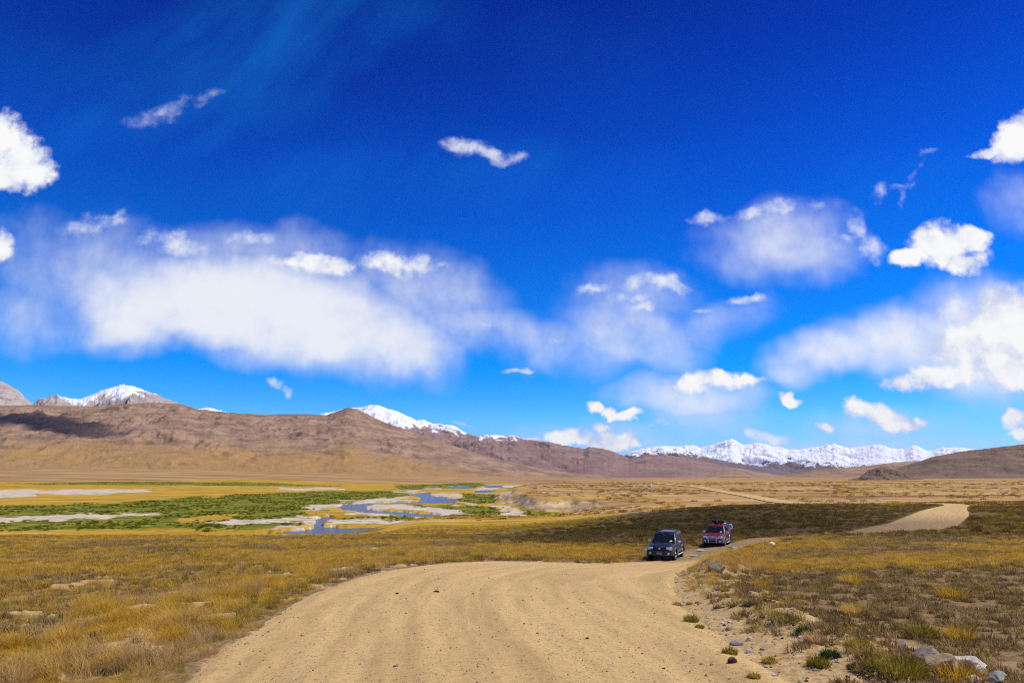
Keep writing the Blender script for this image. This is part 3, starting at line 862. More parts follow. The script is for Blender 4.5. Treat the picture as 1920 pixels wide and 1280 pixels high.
def hill(name, label, sky, Yb, Yc, mat, p=1.3, nx=420, ny=110, jag=0.8, amp=0.12, gsc=260.0, snowline=None, seed=1, rock=0.0, low=0.0, lowspan=.4, backfall=0.9, fine=0.35, sharp=4, lowpow=1.0):
    sky = np.array(sky, float)
    px = np.linspace(sky[0, 0], sky[-1, 0], nx)
    # smooth then roughen the skyline
    py = np.interp(px, sky[:, 0], sky[:, 1])
    ker = np.hanning(max(5, int(nx * 0.012)) | 1)
    ker /= ker.sum()
    pad = len(ker) // 2
    py = np.convolve(np.pad(py, pad, mode='edge'), ker, 'valid')
    py = py - jag * fbm(px / 14.0, px * 0 + seed, 5, seed, .6)
    Yc_ = np.interp(px, *Yc) if isinstance(Yc, tuple) else np.full(nx, float(Yc))
    Yb_ = np.interp(px, *Yb) if isinstance(Yb, tuple) else np.full(nx, float(Yb))
    crest = at(px, py, Yc_)
    zc = crest[2]
    tt = np.concatenate([np.linspace(0, 1, ny) ** 0.8, 1 + np.linspace(0.03, 0.7, 22)])
    T, PX = np.meshgrid(tt, px, indexing='ij')
    Y = Yb_ + (Yc_ - Yb_) * T
    X = crest[0] / Yc_ * Y
    zb = -26.0
    tc = np.clip(T, 0, 1)
    prof = np.where(T <= 1, tc ** p, 1 - backfall * (T - 1) - (T - 1) ** 2 * .6)
    Z = zb + (zc - zb) * prof
    rng_ = np.maximum(zc - zb, 8)
    wv = 3.4 * tc ** lowpow * (1 - tc) ** 0.6
    wv = np.where(T > 1, 0.5, wv)
    wxx = X + gsc * .35 * fbm(X / gsc / 1.5, Y / gsc / 1.5, 2, seed + 5)
    rd = ridged(wxx / gsc, Y / (gsc * 2.4), sharp, seed + 9, .5)
    rd2 = ridged(wxx / gsc * 3.1, Y / gsc * 1.5, 4, seed + 19, .55)
    Z = Z + (rd - .62) * rng_ * amp * wv * 2.2 + (rd2 - .6) * rng_ * amp * fine * np.minimum(wv + .15, 1)
    lim = CAMZ + (zc - CAMZ) * Y / Yc_
    over = Z - (lim - rng_ * .015)
    Z = np.where((over > 0) & (T < .995), lim - rng_ * .015 + over * 0.12 - np.maximum(over - rng_ * .1, 0) * .12, Z)
    Z = np.where((T < .995) & (Z > lim), lim, Z)
    qx, qy = to_px(X, Y, Z)
    at_ = {'rock': np.full(X.shape, rock), 'low': low * sstep(lowspan, 0.0, T), 'snow': np.zeros(X.shape)}
    if snowline is not None:
        sl = np.interp(qx, *zip(*snowline))
        sv = (sl - qy) / 9.0
        at_['snow'] = np.clip(.5 + .5 * sv + (rd2 - .62) * 1.8 + .35 * fbm(qx / 22, qy / 16, 3, seed + 3), 0, 1.6) * (sv > -3)
        at_['rock'] = rock * np.ones(X.shape)
    o = np_mesh(name, np.stack([X, Y, Z], -1).reshape(-1, 3), grid_faces(*X.shape), mat, True, at_)
    if o.data.polygons[len(o.data.polygons) // 2].normal.z < 0:
        o.data.flip_normals()
    return tag(o, label, 'mountain' if snowline else 'hill', kind='structure')


M_far = hill_mat('far_mountain_rock', (0.17, 0.115, 0.12), (0.24, 0.17, 0.165), (0.13, 0.10, 0.115), .006, (0.07, 0.065, 0.08))
M_mid = hill_mat('purple_mountain_slope', (0.26, 0.16, 0.135), (0.36, 0.235, 0.195), (0.19, 0.125, 0.115), .012, (0.10, 0.085, 0.085))
M_hill = hill_mat('brown_hillside', (0.25, 0.155, 0.098), (0.43, 0.285, 0.185), (0.17, 0.10, 0.062), .03, (0.11, 0.07, 0.05))
M_grey = hill_mat('grey_mountain_scree', (0.40, 0.32, 0.27), (0.56, 0.47, 0.41), (0.30, 0.24, 0.21), .012, (0.16, 0.13, 0.12))
M_right = hill_mat('dark_right_hill', (0.19, 0.125, 0.085), (0.28, 0.195, 0.13), (0.11, 0.075, 0.055), .022, (0.07, 0.055, 0.05))

hill('mountain', 'jagged snow covered range far off above the right of the plain',
     [(1120, 892), (1164, 868), (1230, 852), (1284, 835), (1301, 834), (1313, 839), (1339, 833), (1352, 828), (1369, 822), (1380, 827), (1395, 833), (1424, 830), (1463, 839), (1497, 844), (1527, 838), (1565, 832), (1591, 841), (1620, 837), (1647, 832),
      (1668, 839), (1694, 843), (1715, 834), (1740, 846), (1766, 839), (1805, 839), (1850, 846), (1950, 852), (2100, 860)], 9000, 14500, M_far, 1.5, 620, 130, 1.6, .16, 520, [(1100, 862), (1400, 866), (1480, 862), (1560, 868), (1640, 872), (1800, 872), (2100, 872)], 4, .9, fine=.6, sharp=5)
hill('mountain', 'low dark mountain with a thin snow cap left of the far range',
     [(1120, 893), (1160, 858), (1185, 846), (1215, 839), (1245, 835), (1275, 838), (1300, 848), (1330, 858), (1380, 868), (1440, 876), (1520, 890)], 7500, 11000, M_far, 1.2, 300, 80, 1.0, .15, 420, [(1100, 846), (1180, 850), (1230, 846), (1290, 846), (1500, 840)], 14, .9, fine=.5)
hill('mountain', 'pale grey scree mountain at the left edge of the plain',
     [(-420, 730), (-250, 716), (-120, 713), (0, 714), (15, 721), (35, 732), (50, 748), (75, 766), (120, 785), (170, 800)], 4000, 6600, M_grey, 1.0, 300, 90, 1.2, .12, 330, [(-400, 690), (0, 690), (200, 690)], 24, .9)
hill('mountain', 'dusted grey mountain with a rounded snowy top on the left',
     [(20, 790), (55, 762), (75, 748), (108, 742), (135, 748), (155, 747), (180, 736), (205, 727), (228, 722), (250, 724), (275, 733), (305, 745), (330, 754), (365, 768), (410, 782), (460, 800)], 4200, 6200, M_grey, 1.0, 380, 90, 1.0, .14, 300,
     [(0, 725), (110, 736), (140, 754), (200, 742), (240, 738), (290, 730), (330, 720), (460, 720)], 34, .9, fine=.6)
hill('mountain', 'small distant snow crest peeping over the long left ridge',
     [(320, 800), (355, 778), (372, 767), (386, 763), (400, 766), (415, 771), (440, 778), (480, 800)], 7000, 8600, M_far, 1.1, 120, 50, 1.0, .12, 300, [(300, 800), (480, 800)], 44, .5)
hill('mountain', 'white snow capped mountain rising behind the central brown ridge',
     [(520, 830), (570, 790), (603, 776), (633, 770), (653, 766), (675, 763), (693, 760), (712, 760), (727, 766), (743, 770), (780, 788), (796, 787), (813, 794), (837, 796), (852, 798), (873, 811), (893, 817), (925, 818), (963, 824), (1010, 836), (1080, 860)], 4300, 6400, M_mid, 1.05, 420, 110, 1.0, .13, 330,
     [(520, 790), (620, 785), (680, 797), (720, 800), (745, 792), (780, 796), (800, 797), (830, 800), (860, 808), (900, 806), (1080, 800)], 54, .6, fine=.5)
hill('hill', 'purple brown rocky ridge with traces of snow in the middle distance',
     [(690, 870), (780, 842), (840, 828), (880, 820), (905, 816), (930, 815), (950, 818), (965, 816), (980, 823), (1020, 827), (1060, 835), (1093, 841), (1107, 837), (1140, 843), (1165, 852), (1185, 862), (1230, 876), (1290, 892), (1330, 897)], 2900, 4700, M_mid, 1.15, 420, 110, 1.2, .13, 260,
     [(690, 700), (870, 780), (900, 816), (935, 818), (965, 819), (985, 810), (1100, 780), (1330, 780)], 64, .8, fine=.5, low=.5, lowspan=.25)
hill('hill', 'low rounded brown hills in front of the far snow range',
     [(980, 897), (1040, 882), (1080, 868), (1110, 860), (1143, 856), (1177, 860), (1207, 853), (1241, 852), (1271, 855), (1313, 862), (1356, 873), (1400, 880), (1440, 888), (1500, 897)], 2300, 3800, M_mid, 1.2, 320, 80, .7, .10, 240, None, 74, .35, low=.5)
hill('hill', 'flat russet foothill at the foot of the far snow range',
     [(1240, 898), (1322, 888), (1356, 880), (1382, 877), (1420, 884), (1463, 891), (1500, 886), (1527, 880), (1570, 878), (1634, 872), (1680, 866), (1760, 862), (1850, 870), (1950, 880)], 1900, 3000, M_hill, 1.2, 320, 70, .6, .10, 200, None, 84, .3, low=.6)
hill('hill', 'long brown ridge sloping down from the left under a cloud shadow',
     [(-620, 745), (-250, 752), (0, 760), (90, 760), (180, 762), (240, 757), (300, 755), (335, 757), (370, 767), (430, 774), (500, 777), (560, 776), (612, 778), (633, 771), (652, 764), (672, 768), (692, 778), (720, 791), (760, 806), (800, 819), (850, 835), (900, 852), (960, 867), (1020, 879), (1080, 887), (1140, 892), (1220, 898)],
     ([-620, 0, 500, 900, 1220], [900, 960, 1050, 1500, 1900]), ([-620, 600, 900, 1220], [3100, 2900, 2600, 2500]), M_hill, 1.42, 800, 170, .5, .105, 170, None, 94, .7, low=1.25, lowspan=.8, fine=.6, sharp=5, lowpow=1.7)
hill('hill', 'dark brown hill with scree at the right edge of the plain',
     [(1600, 899), (1660, 884), (1719, 866), (1753, 855), (1805, 846), (1860, 839), (1920, 833), (2000, 826), (2150, 815), (2400, 830), (2600, 870)], 1300, 2100, M_right, 1.05, 420, 90, .8, .13, 170, None, 104, .7, low=.35, lowspan=.3, fine=.5)
hill('hill', 'small dark rocky knoll at the foot of the right hill',
     [(1590, 900), (1610, 896), (1622, 887), (1634, 881), (1651, 876), (1668, 878), (1684, 881), (1700, 889), (1715, 896), (1740, 900)], 1080, 1200, M_right, .8, 160, 50, 1.0, .22, 40, None, 114, 1.0, fine=.8)


# ------------------------------------------------------------------ clouds overhead that shade the ridge and the left hill
def cloud(name, label, poly, zg, zc, thick, dens):
    """lumpy cumulus above the frame whose outline, followed down the sun's rays, is the shadow seen on the ground"""
    k = (zc - zg) / S.z
    off = np.array([S.x * k, S.y * k])
    poly = np.array(poly, float) + off
    lo, hi = poly.min(0), poly.max(0)
    n = 70
    gx_, gy_ = np.meshgrid(np.linspace(lo[0] - 10, hi[0] + 10, n), np.linspace(lo[1] - 10, hi[1] + 10, n), indexing='ij')
    span = max(hi - lo)
    d = sdist(gx_, gy_, poly) + span * .018 * fbm(gx_ / span * 14, gy_ / span * 14, 4, 3)
    ins = d > 0
    hh = thick * np.clip(d / (span * .08), 0, 1) ** .5 * (0.75 + .5 * np.abs(fbm(gx_ / span * 9, gy_ / span * 9, 3, 6)))
    idx = np.full(gx_.shape, -1)
    top, bot, faces = [], [], []
    ids = np.argwhere(ins)
    for q, (i, j) in enumerate(ids):
        idx[i, j] = q
    nT = len(ids)
    Vt = np.stack([gx_[ins], gy_[ins], zc + hh[ins] + 1], -1)
    Vb = np.stack([gx_[ins], gy_[ins], zc - hh[ins] * .25 - 1], -1)
    from collections import Counter
    edges = Counter()
    for i in range(n - 1):
        for j in range(n - 1):
            q = [idx[i, j], idx[i + 1, j], idx[i + 1, j + 1], idx[i, j + 1]]
            if min(q) < 0:
                continue
            faces.append(q)
            faces.append([v + nT for v in q[::-1]])
            for a_, b_ in zip(q, q[1:] + q[:1]):
                edges[(a_, b_)] += 1
    for (a_, b_), _ in list(edges.items()):
        if (b_, a_) not in edges:
            faces.append([b_, a_, a_ + nT, b_ + nT])
    m = bpy.data.materials.new('cloud_vapour')
    m.use_nodes = True
    m.node_tree.nodes.clear()
    t = NT(m.node_tree)
    o_ = t.node('ShaderNodeOutputMaterial')
    v_ = t.node('ShaderNodeVolumePrincipled', {'Color': (1, 1, 1), 'Density': dens})
    t.l.new(v_.outputs[0], o_.inputs['Volume'])
    o = np_mesh(name, np.concatenate([Vt, Vb]), np.array(faces), m, True)
    return tag(o, label, 'cloud', kind='structure')


sh = [(1030, 991, 99), (1100, 977, 109), (1200, 963, 118), (1300, 954, 126), (1420, 948, 130), (1560, 950, 128), (1620, 960, 112), (1700, 968, 100), (1780, 972, 95), (1850, 978, 88), (1830, 984, 82), (1760, 987, 78), (1640, 994, 74), (1560, 1000, 70), (1480, 1002, 69), (1370, 1003, 66), (1250, 1000, 70), (1130, 997, 84)]
SHP = [at(*p)[:2] for p in sh]
cloud('cloud', 'white cloud above the frame shading the brown rise behind the cars', SHP, -3, 1050, 60, 0.0135)
sh2 = [(-300, 762, 2600), (0, 765, 2700), (130, 768, 2600), (200, 775, 2450), (250, 782, 2350), (290, 800, 2050), (250, 806, 1950), (200, 797, 2020), (120, 785, 2180), (60, 781, 2280), (0, 780, 2330), (-300, 780, 2300)]
cloud('cloud', 'white cloud above the frame shading the long left ridge', [at(*p)[:2] for p in sh2], 230, 3600, 200, 0.011)

# ------------------------------------------------------------------ haze: the thin air between here and the mountains
HZ = True
if HZ:
    hm = bpy.data.materials.new('thin_air')
    hm.use_nodes = True
    hm.node_tree.nodes.clear()
    t = NT(hm.node_tree)
    o_ = t.node('ShaderNodeOutputMaterial')
    v_ = t.node('ShaderNodeVolumePrincipled', {'Color': (0.55, 0.75, 1.0), 'Density': 0.000009, 'Anisotropy': 0.0})
    t.l.new(v_.outputs[0], o_.inputs['Volume'])
    x0, x1, y0, y1, z0, z1 = -31000, 31000, -31000, 31000, -40, 960
    hv = [(x, y, z) for z in (z0, z1) for x, y in ((x0, y0), (x1, y0), (x1, y1), (x0, y1))]
    hf = [(3, 2, 1, 0), (4, 5, 6, 7), (0, 1, 5, 4), (1, 2, 6, 5), (2, 3, 7, 6), (3, 0, 4, 7)]
    haze = np_mesh('haze', hv, hf, hm, False)
    tag(haze, 'thin clear mountain air veiling the far ranges', 'haze', kind='stuff')


# ------------------------------------------------------------------ object helpers
def obj(name, me, mat, parent=None):
    if isinstance(me, bmesh.types.BMesh):
        m_ = bpy.data.meshes.new(name)
        bmesh.ops.recalc_face_normals(me, faces=me.faces)
        me.to_mesh(m_)
        me.free()
        me = m_
    if mat and not me.materials:
        me.materials.append(mat)
    o = bpy.data.objects.new(name, me)
    col.objects.link(o)
    if parent:
        o.parent = parent
    return o


def shade(o, angle=40):
    me = o.data
    me.polygons.foreach_set('use_smooth', [True] * len(me.polygons))
    me.set_sharp_from_angle(angle=math.radians(angle))
    return o


def bx(bm, cx, cy, cz, sx, sy, sz, bev=0.0, seg=2, rot=None):
    r = bmesh.ops.create_cube(bm, size=1.0)
    vs = r['verts']
    bmesh.ops.scale(bm, vec=(sx, sy, sz), verts=vs)
    if bev > 0:
        es = list({e for v in vs for e in v.link_edges})
        rr = bmesh.ops.bevel(bm, geom=es, offset=bev, segments=seg, affect='EDGES', profile=0.5)
        vs = list({v for f in rr['faces'] for v in f.verts} | {v for v in vs if v.is_valid})
    if rot:
        bmesh.ops.rotate(bm, cent=(0, 0, 0), matrix=rot, verts=vs)
    bmesh.ops.translate(bm, vec=(cx, cy, cz), verts=vs)
    return vs


def tube(bm, pts, rads, n=8, cap=True):
    pts = [Vector(p) for p in pts]
    if not hasattr(rads, '__len__'):
        rads = [rads] * len(pts)
    rings = []
    for i, p in enumerate(pts):
        d = (pts[min(i + 1, len(pts) - 1)] - pts[max(i - 1, 0)]).normalized()
        a = d.orthogonal().normalized() if i == 0 else (rings_a - rings_a.dot(d) * d).normalized()
        rings_a = a
        b_ = d.cross(a)
        rings.append([bm.verts.new(p + rads[i] * (math.cos(q) * a + math.sin(q) * b_)) for q in [2 * math.pi * k / n for k in range(n)]])
    for r0_, r1_ in zip(rings, rings[1:]):
        for k in range(n):
            bm.faces.new((r0_[k], r0_[(k + 1) % n], r1_[(k + 1) % n], r1_[k]))
    if cap:
        bm.faces.new(rings[0][::-1])
        bm.faces.new(rings[-1])


def lathe(bm, prof, n=24, axis='Y'):
    """profile of (radius, along) round the y axis"""
    rings = []
    for r, h in prof:
        rings.append([bm.verts.new((r * math.cos(q), h, r * math.sin(q))) for q in [2 * math.pi * k / n for k in range(n)]])
    for a, b_ in zip(rings, rings[1:]):
        for k in range(n):
            bm.faces.new((a[k], a[(k + 1) % n], b_[(k + 1) % n], b_[k]))
    bm.faces.new(rings[0][::-1])
    bm.faces.new(rings[-1])


def loft(bm, secs, cap=True):
    rows = [[bm.verts.new(p) for p in s_] for s_ in secs]
    n = len(rows[0])
    for a, b_ in zip(rows, rows[1:]):
        for k in range(n):
            bm.faces.new((a[k], a[(k + 1) % n], b_[(k + 1) % n], b_[k]))
    if cap:
        bm.faces.new(rows[0][::-1])
        bm.faces.new(rows[-1])
    return rows


def pane(bm, q, off, thick=0.006):
    """thin slab on the quad q (outward normal given by order), standing off a little"""
    q = [Vector(p) for p in q]
    n = (q[1] - q[0]).cross(q[3] - q[0]).normalized()
    lo = [bm.verts.new(p + n * off) for p in q]
    hi = [bm.verts.new(p + n * (off + thick)) for p in q]
    bm.faces.new(hi)
    bm.faces.new(lo[::-1])
    m_ = len(q)
    for k in range(m_):
        bm.faces.new((lo[k], lo[(k + 1) % m_], hi[(k + 1) % m_], hi[k]))


# ------------------------------------------------------------------ vehicles
M_glass = plain('tinted_window_glass', (0.012, 0.016, 0.02), 0.06, 0, 0.5, .1, 2)
M_tyre = plain('tyre_rubber', (0.018, 0.017, 0.016), 0.85, 0, .3)
M_rim = plain('alloy_rim', (0.55, 0.54, 0.52), 0.35, .8, .5)
M_lamp = plain('headlamp_glass', (0.75, 0.76, 0.78), 0.12, 0.25, .6, .1, 30, .6)
M_trim = plain('black_plastic_trim', (0.02, 0.02, 0.022), 0.6, 0, .4)
M_chrome = plain('chrome', (0.78, 0.77, 0.75), 0.3, .35, .5, .04)
M_plate = plain('number_plate', (0.28, 0.30, 0.33), .5, 0, .4)
M_plate_b = plain('blue_number_plate', (0.02, 0.03, 0.16), .5, 0, .4)
M_orange = plain('amber_lens', (0.7, 0.16, 0.02), .2, 0, .5)
M_red = plain('red_lens', (0.5, 0.01, 0.02), .2, 0, .5)
M_cabin = plain('cabin_trim', (0.05, 0.045, 0.045), .8, 0, .3)
M_white = plain('white_paper', (0.8, 0.8, 0.78), .8, 0, .2)


def make_suv(name, label, paint, clad, roofm, loc, heading, group, bullbar=False, plate=M_plate, people=False, detail=True, mirror=M_chrome):
    root = bpy.data.objects.new(name, None)
    root.empty_display_size = 0.5
    col.objects.link(root)
    tag(root, label, 'car', group)
    # lower body: sections along the length
    bm = bmesh.new()
    st = [(2.30, .66, .56, .80, .82), (2.27, .74, .50, .90, .93), (2.18, .80, .44, .97, 1.01), (1.90, .85, .42, 1.03, 1.08), (1.30, .87, .40, 1.06, 1.12), (.86, .88, .40, 1.08, 1.145), (.70, .88, .40, 1.09, 1.11),
          (0, .885, .40, 1.09, 1.10), (-1.2, .885, .40, 1.09, 1.10), (-1.9, .875, .44, 1.09, 1.10), (-2.2, .85, .48, 1.08, 1.09), (-2.29, .80, .52, 1.04, 1.06)]
    secs = []
    for x, w, zb, zs, zt in st:
        half = [(0.62 * w, zb), (0.95 * w, zb + .04), (w, zb + .14), (w * 1.005, (zb + zs) / 2 + .05), (w * .985, zs - .09), (w * .955, zs - .025), (w * .88, zs + .005), (w * .45, zt - .006)]
        secs.append([(x, y, z) for y, z in half] + [(x, 0, zt)] + [(x, -y, z) for y, z in half[::-1]])
    loft(bm, secs)
    body = shade(obj('body', bm, paint, root), 32)
    # cut the wheel arches
    cb = bmesh.new()
    for x in (1.36, -1.315):
        r = bmesh.ops.create_cone(cb, segments=28, radius1=.45, radius2=.45, depth=4, cap_ends=True)
        bmesh.ops.rotate(cb, cent=(0, 0, 0), matrix=Matrix.Rotation(math.pi / 2, 3, 'X'), verts=r['verts'])
        bmesh.ops.translate(cb, vec=(x, 0, .40), verts=r['verts'])
    cutter = obj('cutter', cb, None)
    md = body.modifiers.new('b', 'BOOLEAN')
    md.object = cutter
    md.operation = 'DIFFERENCE'
    md.solver = 'EXACT'
    dg = bpy.context.evaluated_depsgraph_get()
    nm = bpy.data.meshes.new_from_object(body.evaluated_get(dg))
    body.modifiers.clear()
    body.data = nm
    cm = cutter.data
    bpy.data.objects.remove(cutter)
    bpy.data.meshes.remove(cm)
    # greenhouse
    bm = bmesh.new()

    def ring(z, xf, xr, w, r):
        pts = []
        for sx_, sy_, a0 in ((xf - r, w - r, 0), (xr + r, w - r, 90), (xr + r, -w + r, 180), (xf - r, -w + r, 270)):
            for k in range(4):
                a = math.radians(a0 + k * 30)
                pts.append((sx_ + r * math.cos(a), sy_ + r * math.sin(a), z))
        return pts
    loft(bm, [ring(1.05, .92, -2.24, .845, .10), ring(1.13, .86, -2.23, .83, .10), ring(1.66, .20, -2.06, .70, .10), ring(1.735, .08, -2.0, .655, .10), ring(1.775, -.08, -1.92, .58, .12), ring(1.79, -.35, -1.7, .35, .12)])
    cabin = shade(obj('cabin', bm, roofm, root), 35)

    def P3(x, s_, z):   # a point on the side of the greenhouse
        f = (z - 1.13) / (1.66 - 1.13)
        return Vector((x, s_ * (.83 + (.70 - .83) * f), z))

    def F3(y, z):
        f = (z - 1.13) / (1.66 - 1.13)
        return Vector((.86 + (.20 - .86) * f, y, z))
    bm = bmesh.new()
    pane(bm, [F3(-.73, 1.17), F3(.73, 1.17), F3(.61, 1.63), F3(-.61, 1.63)], .004)
    ws = obj('windscreen', bm, M_glass, root)
    if detail:
        for y in (-.35, .25):
            bm = bmesh.new()
            tube(bm, [F3(y, 1.165) + Vector((.02, 0, .0)), F3(y + .42, 1.20) + Vector((.025, 0, 0.01))], .008, 5)
            obj('wiper', bm, M_trim, ws)
        bm = bmesh.new()
        pane(bm, [F3(.38, 1.19), F3(.62, 1.18), F3(.52, 1.28), F3(.42, 1.24)], .011, .003)
        obj('paper', bm, M_white, ws)
        bm = bmesh.new()
        pane(bm, [F3(-.10, 1.54), F3(.08, 1.54), F3(.07, 1.59), F3(-.09, 1.59)], .011, .003)
        obj('rear_view_mirror', bm, M_trim, ws)
    bm = bmesh.new()
    q = [Vector((-2.235, .66, 1.17)), Vector((-2.235, -.66, 1.17)), Vector((-2.085, -.56, 1.62)), Vector((-2.085, .56, 1.62))]
    pane(bm, q, .006)
    obj('rear_window', bm, M_glass, root)
    for s_ in (1, -1):
        for (xa, xb, xc, xd) in ((.66, -.28, -.28, .17), (-.36, -1.22, -1.20, -.36), (-1.32, -2.08, -1.98, -1.30)):
            bm = bmesh.new()
            q = [P3(xb, s_, 1.16), P3(xa, s_, 1.16), P3(xd, s_, 1.62), P3(xc, s_, 1.62)]
            if s_ > 0:
                q = q[::-1]
                q = [q[3], q[2], q[1], q[0]][::-1] if False else q
            pane(bm, q, .004)
            obj('side_window', bm, M_glass, root)
        for (xa, xb) in ((.78, -.31), (-.34, -1.20)):
            bm = bmesh.new()
            bx(bm, (xa + xb) / 2, s_ * .884, .79, abs(xa - xb) - .02, .022, .46, .008, 1)
            dr = obj('door', bm, paint, root)
            bm = bmesh.new()
            bx(bm, xb + .16, s_ * .90, .93, .15, .03, .035, .008, 1)
            obj('door_handle', bm, M_trim, dr)
        bm = bmesh.new()
        bx(bm, .02, s_ * .895, .56, 1.78, .03, .16, .012, 2)
        obj('side_cladding', bm, clad, root)
        bm = bmesh.new()
        tube(bm, [(.86, s_ * .80, .36), (.8, s_ * .95, .37), (-.75, s_ * .95, .37), (-.82, s_ * .80, .36)], .035, 8)
        shade(obj('side_step', bm, M_chrome, root))
        bm = bmesh.new()
        bx(bm, .62, s_ * 1.0, 1.20, .11, .20, .15, .04, 3)
        mr = shade(obj('wing_mirror', bm, mirror, root))
        bm = bmesh.new()
        tube(bm, [(.62, s_ * .78, 1.14), (.62, s_ * .93, 1.16)], .025, 6)
        obj('mirror_arm', bm, M_trim, mr)
        if detail:
            bm = bmesh.new()
            tube(bm, [(-.25, s_ * .60, 1.75), (-.33, s_ * .61, 1.835), (-1.75, s_ * .61, 1.835), (-1.85, s_ * .59, 1.75)], .022, 8)
            for xx in (-.8, -1.3):
                tube(bm, [(xx, s_ * .605, 1.74), (xx, s_ * .61, 1.83)], .016, 6)
            shade(obj('roof_rail', bm, M_trim, root))
        # headlight, indicator, fog lamp
        bm = bmesh.new()
        bx(bm, 2.215, s_ * .60, .86, .16, .36, .20, .05, 3, None)
        hl = shade(obj('headlight', bm, M_lamp, root))
        bm = bmesh.new()
        bmesh.ops.create_uvsphere(bm, u_segments=12, v_segments=8, radius=.07, matrix=Matrix.Translation((2.275, s_ * .56, .86)) @ Matrix.Diagonal((.35, 1, 1, 1)))
        shade(obj('reflector', bm, M_chrome, hl))
        bm = bmesh.new()
        bx(bm, 2.13, s_ * .775, .86, .15, .08, .16, .025, 2)
        shade(obj('indicator', bm, M_lamp, root))
        bm = bmesh.new()
        r = bmesh.ops.create_cone(bm, segments=14, radius1=.07, radius2=.06, depth=.05, cap_ends=True)
        bmesh.ops.rotate(bm, cent=(0, 0, 0), matrix=Matrix.Rotation(math.pi / 2, 3, 'Y'), verts=r['verts'])
        bmesh.ops.translate(bm, vec=(2.42, s_ * .60, .56), verts=r['verts'])
        shade(obj('fog_light', bm, M_lamp, root))
        bm = bmesh.new()
        bx(bm, -2.26, s_ * .74, .98, .08, .16, .36, .02, 2)
        obj('tail_light', bm, M_red, root)
        # wheels and arch flares
        for x in (1.36, -1.315):
            wroot = bmesh.new()
            lathe(wroot, [(.20, -.10), (.30, -.115), (.355, -.10), (.372, -.06), (.376, 0), (.372, .06), (.355, .10), (.30, .115), (.20, .10)], 28)
            wh = shade(obj('wheel', wroot, M_tyre, root), 50)
            wh.location = (x, s_ * .775, .372)
            bm = bmesh.new()
            lathe(bm, [(.05, .100), (.06, .122), (.10, .118), (.19, .112), (.215, .120), (.222, .102)], 24)
            if s_ < 0:
                bmesh.ops.scale(bm, vec=(1, -1, 1), verts=bm.verts)
            rm = shade(obj('rim', bm, M_rim, wh), 30)
            bm = bmesh.new()
            for k in range(5):
                a = 2 * math.pi * k / 5
                vs = bx(bm, .125, s_ * .121, 0, .13, .012, .05, .004, 1)
                bmesh.ops.rotate(bm, cent=(0, 0, 0), matrix=Matrix.Rotation(a, 3, 'Y'), verts=vs)
            obj('spokes', bm, M_trim, wh)
            bm = bmesh.new()
            pts = [(x + .475 * math.cos(a), s_ * .895, .40 + .475 * math.sin(a)) for a in np.linspace(-.12, math.pi + .12, 16)]
            tube(bm, pts, .045, 8)
            shade(obj('wheel_arch_flare', bm, clad, root))
    # grille
    bm = bmesh.new()
    bx(bm, 2.245, 0, .86, .10, .82, .17, .02, 2)
    gr = obj('grille', bm, M_trim, root)
    for z in (.80, .835, .87, .905):
        bm = bmesh.new()
        bx(bm, 2.30, 0, z, .02, .80, .014, .004, 1)
        obj('grille_bar', bm, paint if not bullbar else M_rim, gr)
    bm = bmesh.new()
    r = bmesh.ops.create_cone(bm, segments=16, radius1=.055, radius2=.05, depth=.02, cap_ends=True)
    bmesh.ops.rotate(bm, cent=(0, 0, 0), matrix=Matrix.Rotation(math.pi / 2, 3, 'Y'), verts=r['verts'])
    bmesh.ops.scale(bm, vec=(1, 1.4, .9), verts=r['verts'])
    bmesh.ops.translate(bm, vec=(2.318, 0, .86), verts=r['verts'])
    obj('emblem', bm, M_chrome, gr)
    # bumpers
    for front_ in (1, -1):
        bm = bmesh.new()
        secs = []
        for y in np.linspace(-.88, .88, 13):
            sweep = .16 * abs(y / .88) ** 3
            xx = front_ * (2.40 - sweep)
            secs.append([(xx - front_ * .32, y, .46), (xx - front_ * .03, y, .44), (xx, y, .50), (xx, y, .64), (xx - front_ * .035, y, .73), (xx - front_ * .32, y, .75)])
        loft(bm, secs)
        bp = shade(obj('bumper', bm, clad, root), 35)
        if front_ > 0:
            bm = bmesh.new()
            bx(bm, 2.395, 0, .57, .03, .98, .10, .01, 1)
            obj('air_intake', bm, M_trim, bp)
            bm = bmesh.new()
            bx(bm, 2.422, 0, .56, .012, .36, .13, .004, 1)
            obj('number_plate', bm, plate, bp)
            if not bullbar:
                bm = bmesh.new()
                bx(bm, 2.405, .47, .60, .02, .06, .05, .006, 1)
                obj('tow_mark', bm, M_red, bp)
    # underside
    bm = bmesh.new()
    bx(bm, 0, 0, .40, 4.1, 1.1, .16, .03, 1)
    obj('chassis', bm, M_trim, root)
    for x in (1.36, -1.315):
        bm = bmesh.new()
        tube(bm, [(x, -.7, .37), (x, .7, .37)], .06, 8)
        obj('axle', bm, M_trim, root)
    if bullbar:
        bm = bmesh.new()
        for s_ in (1, -1):
            tube(bm, [(2.36, s_ * .33, .42), (2.49, s_ * .33, .50), (2.50, s_ * .33, .86), (2.46, s_ * .33, .93)], .032, 8)
        tube(bm, [(2.40, -.50, .80), (2.49, -.36, .80), (2.49, .36, .80), (2.40, .50, .80)], .026, 8)
        tube(bm, [(2.46, -.33, .93), (2.46, .33, .93)], .028, 8)
        shade(obj('bull_bar', bm, M_chrome, root))
    root.location = loc
    root.rotation_euler = (0, 0, math.atan2(heading[1], heading[0]))
    return root


